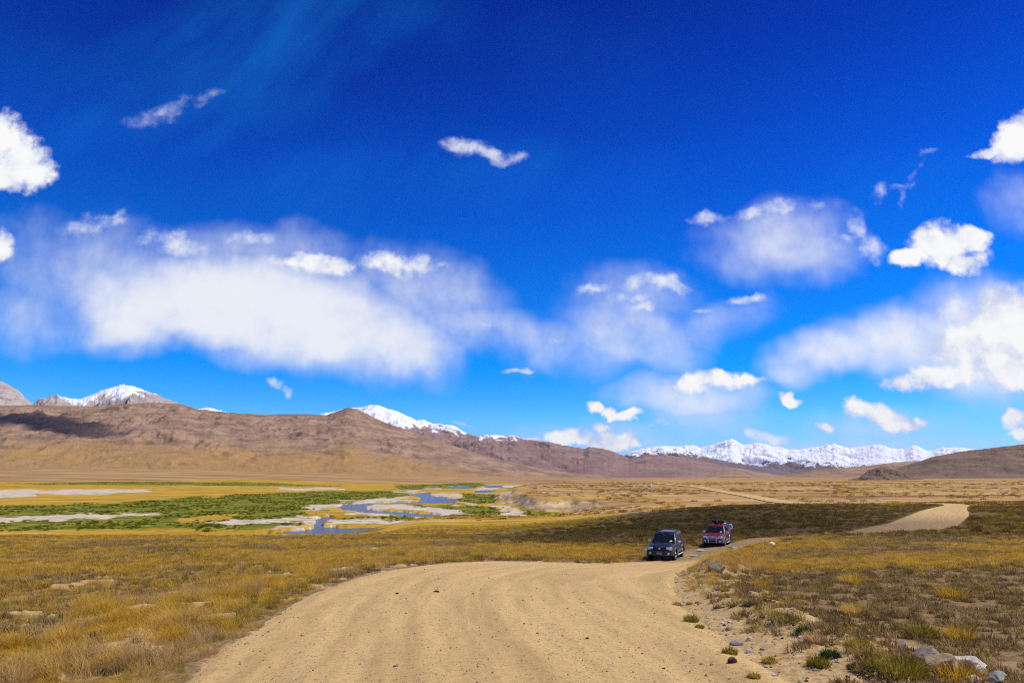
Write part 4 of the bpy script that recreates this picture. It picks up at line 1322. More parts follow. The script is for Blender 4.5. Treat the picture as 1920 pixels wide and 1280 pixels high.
def car_paint(name, c, c2):
    m, t, b = new_mat(name)
    tc = t.node('ShaderNodeTexCoord').outputs['Object']
    dust = t.math('MULTIPLY', t.smooth(t.noise(tc, 3.0, 6, .65), .40, .75), 0.35)
    setc(t, b, t.mix(dust, c, c2))
    t.l.new(t.lin(dust, 0, .35, .26, .6), b.inputs['Roughness'])
    b.inputs['Specular IOR Level'].default_value = .32
    b.inputs['Coat Weight'].default_value = .12
    b.inputs['Coat Roughness'].default_value = .08
    return m


P_navy = car_paint('navy_paint', (0.006, 0.009, 0.020), (0.11, 0.09, 0.065))
P_grey = car_paint('grey_lower_paint', (0.09, 0.09, 0.095), (0.20, 0.165, 0.12))
P_maroon = car_paint('maroon_paint', (0.16, 0.004, 0.008), (0.16, 0.08, 0.06))
P_silver = car_paint('silver_lower_paint', (0.24, 0.22, 0.24), (0.26, 0.22, 0.18))
P_white = car_paint('white_paint', (0.75, 0.75, 0.74), (0.5, 0.45, 0.38))


def seat_on(px, py, Y, ang):
    p = at(px, py, Y)
    h = (-math.sin(math.radians(ang)), -math.cos(math.radians(ang)))
    zs = []
    for a, b_ in ((1.36, .775), (1.36, -.775), (-1.315, .775), (-1.315, -.775)):
        zs.append(float(height(np.array([p[0] + h[0] * a - h[1] * b_]), np.array([p[1] + h[1] * a + h[0] * b_]), False)[0]))
    return (p[0], p[1], sum(zs) / 4 - .02), h


loc1, hd1 = seat_on(1250, 1046, 49.2, 23.5)
car1 = make_suv('suv', 'dark navy four wheel drive car with grey bumper leading on the track', P_navy, P_grey, P_navy, loc1, hd1, 'cars driving towards the camera')
loc2, hd2 = seat_on(1345, 1020, 62.0, 25.5)
car2 = make_suv('suv', 'maroon four wheel drive car with chrome bull bar and passengers outside', P_maroon, P_silver, P_maroon, loc2, hd2, 'cars driving towards the camera', bullbar=True, plate=M_plate_b)
g3 = on_ground(1219, 913, 200)
car3 = make_suv('car', 'tiny white car far away on the sunlit plain', P_white, P_white, P_white, (g3.x, g3.y, g3.z + 0.1), (-.5, -.86), None, detail=False)
print('cars', loc1, loc2, g3)

# ------------------------------------------------------------------ dropping things on the ground
bpy.context.view_layer.update()


def drop(x, y):
    z = -999.0
    for o_ in (ground, road):
        ok, p, n, i = o_.ray_cast(Vector((x, y, 60)), Vector((0, 0, -1)))
        if ok:
            z = max(z, p.z)
    return z


def place(px, py, lo=4.0):
    g = on_ground(px, py, lo)
    return Vector((g.x, g.y, drop(g.x, g.y)))


def dist_px(p, w):
    """size in metres of w photograph pixels at point p"""
    return w * (p.y * cp + (p.z - CAMZ) * sp) / FPX


# ------------------------------------------------------------------ people on the maroon car
M_skin = plain('skin', (0.36, 0.19, 0.12), .55, 0, .4)
M_black = plain('black_cloth', (0.012, 0.012, 0.014), .9, 0, .2)
M_pale = plain('pale_blue_cloth', (0.55, 0.60, 0.72), .9, 0, .2)
M_jeans = plain('dark_blue_cloth', (0.04, 0.05, 0.09), .9, 0, .2)
M_hair = plain('black_hair', (0.010, 0.008, 0.007), .6, 0, .3)
M_eye = plain('eye', (0.5, 0.5, 0.5), .3)


def skin_obj(name, verts, edges, mat, parent, sub=2, root=0):
    me = bpy.data.meshes.new(name)
    me.from_pydata([v[:3] for v in verts], edges, [])
    o = bpy.data.objects.new(name, me)
    col.objects.link(o)
    md = o.modifiers.new('s', 'SKIN')
    md.use_smooth_shade = True
    for sv, v in zip(me.skin_vertices[0].data, verts):
        r = v[3]
        sv.radius = r if isinstance(r, tuple) else (r, r)
        sv.use_root = False
    me.skin_vertices[0].data[root].use_root = True
    ms = o.modifiers.new('u', 'SUBSURF')
    ms.levels = ms.render_levels = sub
    dg = bpy.context.evaluated_depsgraph_get()
    nm = bpy.data.meshes.new_from_object(o.evaluated_get(dg))
    bpy.data.objects.remove(o)
    bpy.data.meshes.remove(me)
    nm.name = name
    nm.materials.clear()
    return obj(name, nm, mat, parent)


def make_person(label, J, shirt, trousers, car):
    """J: joints in the car's own axes"""
    v, e, ix = [], [], {}

    def add(k, p, r, prev=None):
        ix[k] = len(v)
        v.append((*p, r))
        if prev is not None:
            e.append((ix[prev], ix[k]))
    L = {k: Vector(p) for k, p in J.items()}
    add('pelvis', L['pelvis'], .125)
    add('waist', L['pelvis'].lerp(L['chest'], .5), .115, 'pelvis')
    add('chest', L['chest'], .135, 'waist')
    add('neckb', L['chest'].lerp(L['head'], .42), .065, 'chest')
    add('neck', L['chest'].lerp(L['head'], .6), .052, 'neckb')
    up_ = (L['head'] - L['chest']).normalized()
    add('jaw', L['head'] - up_ * .04 + L['face'] * .03, .072, 'neck')
    add('head', L['head'] + up_ * .05, .092, 'jaw')
    add('crown', L['head'] + up_ * .12, .066, 'head')
    add('nose', L['head'] + up_ * .0 + L['face'] * .115, .016, 'jaw')
    for s_ in ('l', 'r'):
        add('sh' + s_, L['sh' + s_], .062, 'chest')
        add('el' + s_, L['el' + s_], .045, 'sh' + s_)
        add('wr' + s_, L['wr' + s_], .030, 'el' + s_)
        hd_ = (L['hd' + s_] - L['wr' + s_])
        add('pa' + s_, L['wr' + s_] + hd_ * .5, .036, 'wr' + s_)
        d = hd_.normalized()
        side = d.cross(Vector((0, 0, 1))).normalized()
        for q, (off, ln) in enumerate(((-.036, .072), (-.012, .085), (.012, .08), (.034, .062))):
            b0 = L['wr' + s_] + hd_ * .9 + side * off
            add(f'f{s_}{q}', b0, .010, 'pa' + s_)
            add(f'g{s_}{q}', b0 + d * ln * .6 + Vector((0, 0, -.008)), .009, f'f{s_}{q}')
            add(f'h{s_}{q}', b0 + d * ln + Vector((0, 0, -.022)), .008, f'g{s_}{q}')
        tb = L['wr' + s_] + hd_ * .45 + side * (-.05)
        add('t' + s_, tb, .012, 'pa' + s_)
        add('u' + s_, tb + d * .045 - side * .02, .010, 't' + s_)
        add('hip' + s_, L['hip' + s_], .085, 'pelvis')
        add('kn' + s_, L['kn' + s_], .062, 'hip' + s_)
        add('an' + s_, L['an' + s_], .042, 'kn' + s_)
        add('toe' + s_, L['an' + s_] + Vector((.17, 0, -.05)), .036, 'an' + s_)
    root = bpy.data.objects.new('person', None)
    col.objects.link(root)
    tag(root, label, 'person')
    skin_obj('body', v, e, M_skin, root)

    def sub(keys, grow):
        m_ = {ix[k]: i for i, k in enumerate(keys)}
        vv = [(*v[ix[k]][:3], v[ix[k]][3] * 1.0 + grow) for k in keys]
        ee = [(m_[a], m_[b_]) for a, b_ in e if a in m_ and b_ in m_]
        return vv, ee
    vv, ee = sub(['pelvis', 'waist', 'chest', 'neckb', 'shl', 'ell', 'wrl', 'shr', 'elr', 'wrr'], .022)
    skin_obj('jacket', vv, ee, shirt, root)
    vv, ee = sub(['pelvis', 'hipl', 'knl', 'anl', 'hipr', 'knr', 'anr'], .016)
    skin_obj('trousers', vv, ee, trousers, root)
    bm = bmesh.new()
    hc = L['head'] + up_ * .075 - L['face'] * .02
    bmesh.ops.create_uvsphere(bm, u_segments=16, v_segments=12, radius=1, matrix=Matrix.Translation(hc) @ Matrix.Diagonal((.118, .108, .115, 1)))
    cut_ = [f for f in bm.faces if (f.calc_center_median() - hc).dot(L['face']) > .045 and (f.calc_center_median() - hc).dot(up_) < .045]
    bmesh.ops.delete(bm, geom=cut_, context='FACES')
    shade(obj('hair', bm, M_hair, root), 60)
    sd_ = up_.cross(L['face']).normalized()
    for s_ in (1, -1):
        bm = bmesh.new()
        bmesh.ops.create_uvsphere(bm, u_segments=8, v_segments=6, radius=.013, matrix=Matrix.Translation(L['head'] + up_ * .035 + L['face'] * .088 + sd_ * .034 * s_))
        shade(obj('eye', bm, M_eye, root))
        bm = bmesh.new()
        bmesh.ops.create_uvsphere(bm, u_segments=8, v_segments=6, radius=.03, matrix=Matrix.Translation(L['head'] + up_ * .03 + sd_ * .098 * s_) @ Matrix.Diagonal((.6, .4, 1, 1)))
        shade(obj('ear', bm, M_skin, root))
    root.location = car.location
    root.rotation_euler = car.rotation_euler
    return root


make_person('person in black standing up through the roof of the maroon car', dict(
    pelvis=(-.45, 0, 1.36), chest=(-.43, 0, 1.80), head=(-.40, 0, 2.13), face=(.99, .12, 0),
    shl=(-.43, .20, 1.90), ell=(-.30, .46, 1.90), wrl=(-.12, .30, 1.84), hdl=(-.04, .22, 1.83),
    shr=(-.43, -.20, 1.90), elr=(-.32, -.46, 1.90), wrr=(-.12, -.34, 1.84), hdr=(-.04, -.26, 1.83),
    hipl=(-.45, .10, 1.30), knl=(-.38, .12, .95), anl=(-.45, .12, .62), hipr=(-.45, -.10, 1.30), knr=(-.38, -.12, .95), anr=(-.45, -.12, .62)), M_black, M_jeans, car2)
make_person('person in pale blue leaning out of the side window of the maroon car', dict(
    pelvis=(-.80, .82, 1.27), chest=(-.74, .98, 1.66), head=(-.70, .97, 1.98), face=(.97, -.2, 0),
    shl=(-.76, 1.17, 1.74), ell=(-.68, 1.22, 1.48), wrl=(-.50, 1.04, 1.32), hdl=(-.44, .96, 1.27),
    shr=(-.72, .80, 1.80), elr=(-.60, .66, 1.88), wrr=(-.42, .58, 1.84), hdr=(-.34, .52, 1.83),
    hipl=(-.78, .74, 1.22), knl=(-.45, .45, 1.10), anl=(-.45, .40, .70), hipr=(-.84, .66, 1.22), knr=(-.60, .30, 1.10), anr=(-.60, .26, .70)), M_pale, M_jeans, car2)


# dark bundle tied on the roof behind the standing person
bm = bmesh.new()
bx(bm, -1.22, 0.0, 1.95, .95, 1.02, .30, .10, 4)
for v_ in bm.verts:
    v_.co += Vector((0, 0, 1)) * .05 * mnoise.noise(v_.co * 3.0) + v_.normal * .03 * mnoise.noise(v_.co * 7)
bd = obj('bundle', bm, None)
bd.data.materials.append(plain('dark_tarpaulin', (0.016, 0.014, 0.016), .8, 0, .3, .3))
shade(bd, 60)
for yy in (-.28, .28):
    bm = bmesh.new()
    tube(bm, [(-1.74, yy, 1.82), (-1.70, yy, 2.10), (-1.22, yy, 2.15), (-.76, yy, 2.10), (-.72, yy, 1.82)], .012, 6)
    obj('strap', bm, M_trim, bd)
bd.location = car2.location
bd.rotation_euler = car2.rotation_euler
tag(bd, 'dark bundle strapped on the roof of the maroon car', 'luggage')


# ------------------------------------------------------------------ rocks
def rock_mat(name, c0, c1):
    m, t, b = new_mat(name)
    tc = t.node('ShaderNodeTexCoord').outputs['Object']
    n1 = t.noise(tc, 3.5, 7, .65)
    n2 = t.noise(tc, 16, 6, .7)
    c = t.mix(t.smooth(n1, .35, .65), c0, c1)
    c = t.mix(t.math('MULTIPLY', t.smooth(n2, .55, .7), .6), c, tuple(x * .5 for x in c0))
    setc(t, b, c)
    bump(t, b, t.math('ADD', n1, n2), .6, .02)
    return m


RK = {'pale': rock_mat('pale_stone', (0.50, 0.43, 0.33), (0.74, 0.66, 0.54)), 'mauve': rock_mat('mauve_stone', (0.33, 0.225, 0.165), (0.48, 0.35, 0.27)),
      'tan': rock_mat('tan_stone', (0.36, 0.25, 0.14), (0.52, 0.38, 0.23)), 'dark': rock_mat('dark_stone', (0.07, 0.05, 0.035), (0.16, 0.11, 0.08)),
      'grey': rock_mat('grey_stone', (0.27, 0.22, 0.175), (0.44, 0.37, 0.30)), 'green': rock_mat('greenish_stone', (0.36, 0.37, 0.28), (0.54, 0.55, 0.44))}


def rock_mesh(seed, sub=4, facets=13):
    r_ = random.Random(seed)
    bm = bmesh.new()
    bmesh.ops.create_icosphere(bm, subdivisions=sub, radius=1)
    planes = []
    for k in range(facets):
        n = Vector((r_.gauss(0, 1), r_.gauss(0, 1), r_.gauss(0, .8))).normalized()
        planes.append((n, r_.uniform(.42, .78)))
    for v_ in bm.verts:
        for n, d in planes:
            q = v_.co.dot(n)
            if q > d:
                v_.co -= n * (q - d) * .97
        v_.co += v_.co.normalized() * (.07 * mnoise.noise(v_.co * 2.2 + Vector((seed, 0, 0))) + .03 * mnoise.noise(v_.co * 6 + Vector((0, seed, 0))))
    return bm


def rock(px, py, wpx, asp, mat, label, rz=0.0, tall=.70, deep=.75, sink=.25, seed=None):
    p = place(px, py)
    w = dist_px(p, wpx) / 2 / .62
    seed = seed or int(px * 7 + py)
    bm = rock_mesh(seed)
    o = shade(obj('rock', bm, RK[mat]), 22)
    o.scale = (w, w * deep, w * tall * asp)
    o.rotation_euler = (random.Random(seed).uniform(-.15, .15), random.Random(seed + 1).uniform(-.15, .15), rz)
    o.location = (p.x, p.y, p.z + w * tall * asp * (.62 - sink * 1.4))
    return tag(o, label, 'rock', 'loose rocks')


ROCKS = [(1742, 1246, 52, 1.1, 'mauve', 'large mauve boulder at the left end of the bottom right rock pile'),
         (1772, 1262, 58, 1.0, 'tan', 'large rounded tan boulder in the middle of the bottom right rock pile'),
         (1806, 1250, 52, .8, 'pale', 'large pale slab on top of the bottom right rock pile'),
         (1838, 1266, 26, .9, 'pale', 'small white rock right of the pale slab in the bottom right pile'),
         (1868, 1277, 32, .9, 'green', 'greenish pale rock at the right end of the bottom right pile'),
         (1826, 1284, 40, .6, 'pale', 'flat pale rock cut by the bottom edge below the rock pile'),
         (1690, 1216, 24, .8, 'mauve', 'brownish rock in the scrub just up from the rock pile'),
         (1722, 1222, 20, .5, 'pale', 'thin white stone lying behind the mauve boulder'),
         (1343, 1072, 24, 1.1, 'tan', 'pointed tan rock on the grassy bank in front of the maroon car'),
         (1318, 1062, 11, .8, 'mauve', 'small rock on the grassy bank near the navy car'),
         (702, 1033, 20, .55, 'pale', 'white stone alone in the golden grass beyond the bend'),
         (1213, 1037, 13, .8, 'mauve', 'pinkish stone beside the navy car'),
         (1463, 1164, 21, .6, 'pale', 'pale oblong stone beside the green tuft on the right bank'),
         (1481, 1155, 18, .45, 'mauve', 'flat pinkish stone behind the pale oblong stone'),
         (1346, 1139, 12, .9, 'grey', 'grey stone on the upper right road bank'),
         (1578, 1160, 13, .9, 'grey', 'grey upright stone in the middle of the right scrub'),
         (1374, 1247, 17, .8, 'dark', 'dark brown rock at the right edge of the road'),
         (1404, 1224, 15, .8, 'pale', 'pale stone low on the right bank beside the road'),
         (1381, 1208, 19, .6, 'grey', 'grey stone in the rubble at the right road edge'),
         (1368, 1182, 14, .7, 'tan', 'tan stone topping a small rubble heap by the road'),
         (1666, 1101, 7, .9, 'pale', 'small round white stone high in the right scrub'),
         (1452, 1268, 12, .7, 'pale', 'small white stone near the bottom edge right of the road'),
         (1502, 1197, 10, .8, 'pale', 'small pale stone above the bare earth patch on the right'),
         (1449, 1022, 14, .6, 'pale', 'pale stone by the far track right of the maroon car'),
         (1451, 1015, 11, .6, 'mauve', 'mauve stone just behind the pale stone by the far track'),
         (1476, 1013, 16, .5, 'dark', 'dark flat rock beside the far track'),
         (1130, 990, 14, .6, 'tan', 'tan rock at the left end of the shaded rise'),
         (818, 1109, 8, .8, 'dark', 'small dark stone on the road left of centre'),
         (745, 1111, 6, .9, 'dark', 'tiny dark stone on the road near its left bend')]
for a in ROCKS:
    rock(*a)


# ------------------------------------------------------------------ plants
def leaf_mat(name, c0, c1, c2, trans=.35):
    m = bpy.data.materials.new(name)
    m.use_nodes = True
    m.node_tree.nodes.clear()
    t = NT(m.node_tree)
    o_ = t.node('ShaderNodeOutputMaterial')
    rnd = t.node('ShaderNodeObjectInfo').outputs['Random']
    tc = t.node('ShaderNodeTexCoord').outputs['Object']
    n = t.noise(tc, 9, 3, .6)
    f = t.math('ADD', t.math('MULTIPLY', rnd, .7), t.math('MULTIPLY', t.math('SUBTRACT', n, .5), 1.2))
    c = t.mix(t.smooth(f, .0, .5), c0, c1)
    c = t.mix(t.smooth(f, .45, .8), c, c2)
    d = t.node('ShaderNodeBsdfDiffuse', {'Color': c})
    tr = t.node('ShaderNodeBsdfTranslucent', {'Color': c})
    mx = t.node('ShaderNodeMixShader', {0: trans})
    t.l.new(d.outputs[0], mx.inputs[1])
    t.l.new(tr.outputs[0], mx.inputs[2])
    t.l.new(mx.outputs[0], o_.inputs[0])
    return m


L_gold = leaf_mat('golden_grass', (0.50, 0.30, 0.030), (0.78, 0.50, 0.065), (0.70, 0.46, 0.11), .45)
L_olive = leaf_mat('olive_grass', (0.24, 0.19, 0.026), (0.40, 0.29, 0.042), (0.56, 0.39, 0.07), .4)
L_straw = leaf_mat('straw_grass', (0.52, 0.33, 0.13), (0.66, 0.45, 0.19), (0.58, 0.37, 0.17), .4)
L_scrub = leaf_mat('grey_brown_scrub', (0.21, 0.13, 0.045), (0.34, 0.22, 0.085), (0.42, 0.30, 0.14), .25)
L_heath_shade = leaf_mat('dark_heath_shade', (0.16, 0.095, 0.028), (0.27, 0.165, 0.05), (0.36, 0.23, 0.08), .2)  # brown plants, with some of the cloud shade painted into the leaves
L_green = leaf_mat('green_leaves', (0.05, 0.085, 0.022), (0.085, 0.13, 0.035), (0.13, 0.16, 0.05), .3)
L_marsh = leaf_mat('marsh_willow', (0.13, 0.14, 0.013), (0.25, 0.235, 0.022), (0.38, 0.31, 0.038), .4)


def tuft(seed, n, rad_, hmin, hmax, w, lean=.5, droop=.25, hemi=False):
    """a clump of thin curved blades; returns a bmesh-free mesh"""
    r_ = np.random.default_rng(seed)
    a = r_.uniform(0, 2 * math.pi, n)
    rr = rad_ * np.sqrt(r_.uniform(0, 1, n))
    bxp = np.stack([rr * np.cos(a), rr * np.sin(a), np.full(n, -.02)], -1)
    h = r_.uniform(hmin, hmax, n) * (1 - .35 * (rr / rad_) ** 2)
    la = a + r_.normal(0, .6, n)
    ln = lean * (rr / rad_ + .25) * r_.uniform(.5, 1.3, n)
    if hemi:
        ln = np.tan(np.clip(r_.uniform(.05, 1.25, n), 0, 1.3))
        h = h / np.sqrt(1 + ln ** 2) * 1.0
    dirv = np.stack([np.cos(la), np.sin(la), np.zeros(n)], -1)
    yaw = la + math.pi / 2 + r_.normal(0, .45, n)
    wd = np.stack([np.cos(yaw), np.sin(yaw), np.zeros(n)], -1) * w / 2
    mid = bxp + dirv * (ln * h * .45)[:, None] + np.array([0, 0, 1]) * (h * .58)[:, None]
    tip = bxp + dirv * (ln * h * (1.0 + droop))[:, None] + np.array([0, 0, 1]) * (h * (1 - droop * .3 * ln))[:, None]
    V_ = np.stack([bxp - wd * .8, bxp + wd * .8, mid + wd * .8, mid - wd * .8, tip], 1).reshape(-1, 3)
    i0 = np.arange(n) * 5
    F_ = np.concatenate([np.stack([i0, i0 + 1, i0 + 2], -1), np.stack([i0, i0 + 2, i0 + 3], -1), np.stack([i0 + 3, i0 + 2, i0 + 4], -1)])
    return V_, F_


def tuft_mesh(name, mat, *a, **k):
    V_, F_ = tuft(*a, **k)
    o = np_mesh(name, V_, F_, mat, False)
    me = o.data
    bpy.data.objects.remove(o)
    return me


PLANTS = [(1558, 1232, 50, 'green', 'round bright green bush on the bare earth near the bottom right'),
          (1470, 1168, 52, 'olive', 'broad olive green tuft spilling over the right bank'), (1510, 1188, 46, 'green', 'low dark green mat below the olive tuft on the right bank'),
          (1443, 1242, 28, 'olive', 'small dark tuft on the earth slope beside the road near the bottom'), (1536, 1250, 44, 'olive', 'olive tuft just below left of the green bush'),
          (1597, 1250, 22, 'green', 'small green tuft just right of the green bush'), (1632, 1250, 34, 'olive', 'dark olive tuft left of the bottom right rock pile'),
          (1690, 1266, 92, 'olive', 'large olive clump leaning on the left end of the rock pile'), (1800, 1276, 90, 'gold', 'golden grass clump growing in front of the rock pile'),
          (1296, 1165, 30, 'olive', 'green brown tuft at the right road edge amid rubble'), (1312, 1178, 18, 'olive', 'little tuft below the rubble at the right road edge'),
          (1292, 1133, 13, 'olive', 'tiny tuft on the right road verge behind the rubble'), (1269, 1135, 17, 'straw', 'small straw tuft nearest the road on the right verge'),
          (1375, 1137, 14, 'olive', 'tiny green tuft on the bare crest of the right bank'), (1360, 1108, 18, 'olive', 'dark tuft on the upper bank below the pointed rock'),
          (1429, 1103, 42, 'gold', 'yellow tuft just behind the right bank'), (1600, 1150, 46, 'gold', 'yellow tuft in the middle of the right scrub'),
          (1600, 1094, 48, 'gold', 'yellow tuft high in the middle of the right scrub'), (1728, 1196, 60, 'olive', 'big dark based tuft up from the rock pile'),
          (1800, 1200, 60, 'gold', 'big yellow tuft in the right scrub above the rock pile'), (1788, 1122, 56, 'gold', 'dark based yellow tuft far up in the right scrub'),
          (1527, 1204, 44, 'straw', 'straw tuft between the green mat and the green bush'), (1612, 1218, 52, 'olive', 'wide olive tuft right above the green bush'),
          (1369, 1228, 30, 'olive', 'flat green tuft at the right road edge among grey stones'), (1414, 1276, 24, 'olive', 'small tuft at the bottom edge right of the road'),
          (1850, 1002, 22, 'heath', 'dark brown shrub on the rise at the right edge'), (1830, 996, 26, 'heath', 'large dark brown shrub beside the far road bend'),
          (1885, 1000, 24, 'heath', 'dark reddish shrub farthest right on the rise')]
PM = {'green': L_green, 'olive': L_olive, 'gold': L_gold, 'straw': L_straw, 'heath': L_heath_shade}
for i, (px, py, wpx, kd, lab) in enumerate(PLANTS):
    p = place(px, py)
    w = dist_px(p, wpx)
    if kd == 'green':
        me = tuft_mesh('bush', PM[kd], i + 100, 520, w * .30, w * .25, w * .48, .012, hemi=True)
    elif kd == 'heath':
        me = tuft_mesh('shrub', PM[kd], i + 100, 320, w * .35, w * .25, w * .55, .025, hemi=True)
    else:
        me = tuft_mesh('tuft', PM[kd], i + 100, int(220 + 260 * min(1, wpx / 60)), w * .42, w * .30, w * .62, .009, .55)
    o = obj({'green': 'bush', 'heath': 'shrub'}.get(kd, 'grass_tuft'), me, None)
    o.location = p
    tag(o, lab, 'bush' if kd in ('green', 'heath') else 'grass tuft', 'separate plants on the right of the road')

# ------------------------------------------------------------------ grass, scrub and pebbles (stuff)
CUTP = {}


def scatter(name, label, cat, kinds, pts, sizes, var=None):
    """one object: points on the ground, each carrying one of several small shapes"""
    n = len(pts)
    me = bpy.data.meshes.new(name)
    me.vertices.add(n)
    me.vertices.foreach_set('co', np.asarray(pts, np.float32).ravel())
    r_ = np.random.default_rng(n)
    for an, av in (('spin', r_.uniform(0, 2 * math.pi, n)), ('size', sizes), ('tilt', r_.normal(0, .10, n))):
        a = me.attributes.new(an, 'FLOAT', 'POINT')
        a.data.foreach_set('value', np.asarray(av, np.float32))
    a = me.attributes.new('which', 'INT', 'POINT')
    a.data.foreach_set('value', np.asarray(var if var is not None else r_.integers(0, len(kinds), n), np.int32))
    o = bpy.data.objects.new(name, me)
    col.objects.link(o)
    g = bpy.data.node_groups.new(name, 'GeometryNodeTree')
    g.interface.new_socket('Geometry', in_out='INPUT', socket_type='NodeSocketGeometry')
    g.interface.new_socket('Geometry', in_out='OUTPUT', socket_type='NodeSocketGeometry')
    N = NT(g)
    gi, go = N.node('NodeGroupInput'), N.node('NodeGroupOutput')

    def named(nm, ty):
        return N.node('GeometryNodeInputNamedAttribute', {'Name': nm}, data_type=ty).outputs[0]
    rot = N.node('ShaderNodeCombineXYZ', {0: named('tilt', 'FLOAT'), 1: 0.0, 2: named('spin', 'FLOAT')}).outputs[0]
    j = N.node('GeometryNodeJoinGeometry')
    for k, src in enumerate(kinds):
        so = bpy.data.objects.new(name + '_shape', src)
        oi = N.node('GeometryNodeObjectInfo', {'Object': so})
        cmp_ = N.node('FunctionNodeCompare', None, data_type='INT', operation='EQUAL')
        N.l.new(named('which', 'INT'), [s_ for s_ in cmp_.inputs if s_.type == 'INT'][0])
        [s_ for s_ in cmp_.inputs if s_.type == 'INT'][1].default_value = k
        ip = N.node('GeometryNodeInstanceOnPoints', {'Points': gi.outputs[0], 'Selection': cmp_.outputs[0], 'Instance': oi.outputs['Geometry'],
                                                    'Rotation': rot, 'Scale': named('size', 'FLOAT')})
        N.l.new(ip.outputs[0], j.inputs[0])
    N.l.new(j.outputs[0], go.inputs[0])
    md = o.modifiers.new('scatter', 'NODES')
    md.node_group = g
    return tag(o, label, cat, kind='stuff')


def wedge(n, r0, r1, power=1.0, half=44):
    """random places in front of the camera; power 1 = evenly spaced in range"""
    u = rng.uniform(0, 1, n)
    r = r0 + (r1 - r0) * u if power == 1 else r0 * (r1 / r0) ** u
    a = np.radians(rng.uniform(-half, half, n))
    return r * np.sin(a), r * np.cos(a)


def settle(X, Y):
    """height of the finished ground sheet (bilinear on its own grid)"""
    r = np.hypot(X, Y)
    a = np.arctan2(X, Y)
    fi = (np.log(r) - math.log(1.6)) / (math.log(30000) - math.log(1.6)) * (NR - 1)
    fj = (a - ang[0]) / (ang[859] - ang[0]) * 859
    i = np.clip(fi.astype(int), 0, NR - 2)
    j = np.clip(fj.astype(int), 0, 858)
    u, v_ = fi - i, fj - j
    return (GZ[i, j] * (1 - u) + GZ[i + 1, j] * u) * (1 - v_) + (GZ[i, j + 1] * (1 - u) + GZ[i + 1, j + 1] * u) * v_


def prep(X, Y):
    Z = settle(X, Y)
    px, py = to_px(X, Y, Z)
    return Z, px, py, grassiness(px, py, X, Y), road_d(X, Y) + .28 * fbm(X / 1.1, Y / 1.1, 3, 33)


near_k = [tuft_mesh('grass_shape', L_gold, s_, 46, .14, .24, .46, .0065, .8, .4) for s_ in (1, 2, 3)] + \
         [tuft_mesh('grass_shape', L_straw, 4, 34, .13, .28, .52, .006, .7, .4), tuft_mesh('grass_shape', L_olive, 5, 60, .16, .12, .28, .006, .6), tuft_mesh('grass_shape', L_olive, 6, 50, .14, .16, .34, .006, .5)]
X, Y = wedge(60000, 5.0, 46.0)
Z, px, py, gr, rd_ = prep(X, Y)
clump = np.clip(.5 + .75 * fbm(X / 1.1, Y / 1.1, 3, 201), 0, 1.2)
ok = (rng.uniform(0, 1, len(X)) < np.clip((gr - .35) * 1.25, .0, 1) * np.clip(clump * 1.7, .1, 1) * (1 - .93 * bare(X, Y))) & (rd_ < -.12)
vv = np.where(rng.uniform(0, 1, len(X)) < .70, rng.integers(0, 3, len(X)), rng.integers(3, 6, len(X)))
vv = np.where((rd_ > -1.2) & (rng.uniform(0, 1, len(X)) < .75), rng.integers(4, 6, len(X)), vv)
patch = fbm(X / 4, Y / 4, 2, 222)
vv = np.where((patch > .28) & (rng.uniform(0, 1, len(X)) < .6), 3, vv)
sz = rng.uniform(.5, 1.05, len(X)) * np.where(vv >= 4, .9, 1.0) * (0.5 + .8 * clump) * sstep(.1, -1.6, rd_) ** .3
sz = np.where(X > 5, sz * np.where((Y > 27) & (Y < 44) & (rd_ > -4), 1.0, .66), sz)
scatter('grass', 'golden and olive grass growing thickly beside the road', 'grass', near_k, np.stack([X, Y, Z], -1)[ok], sz[ok], vv[ok])
print('near grass', ok.sum())

far_k = [tuft_mesh('grass_shape', L_gold, s_, 70, .45, .18, .36, .022, .7, .4) for s_ in (11, 12)] + [tuft_mesh('grass_shape', L_straw, 13, 50, .45, .18, .36, .018, .35), tuft_mesh('grass_shape', L_olive, 14, 70, .42, .14, .28, .02, .45)]
X, Y = wedge(60000, 34.0, 125.0)
Z, px, py, gr, rd_ = prep(X, Y)
mv, _ = valley_m(X, Y)
hz = (1 - mv) * sstep(59, 66, Y) * sstep(1035, 1180, px + 6 * (py - 985))
ok = (rng.uniform(0, 1, len(X)) < np.clip(gr * .9 + .10, 0, 1) * (1 - hz)) & (rd_ < -.5) & (mv < .25)
vv = np.where(rng.uniform(0, 1, len(X)) < .72, rng.integers(0, 2, len(X)), rng.integers(2, 4, len(X)))
vv = np.where(fbm(X / 9, Y / 9, 2, 241) > .22, rng.integers(2, 4, len(X)), vv)
sz = rng.uniform(.5, 1.0, len(X)) * np.where(X > 8, .8, .95)
scatter('grass', 'golden grass covering the field beyond the bend in the road', 'grass', far_k, np.stack([X, Y, Z], -1)[ok], sz[ok], vv[ok])
print('far grass', ok.sum())

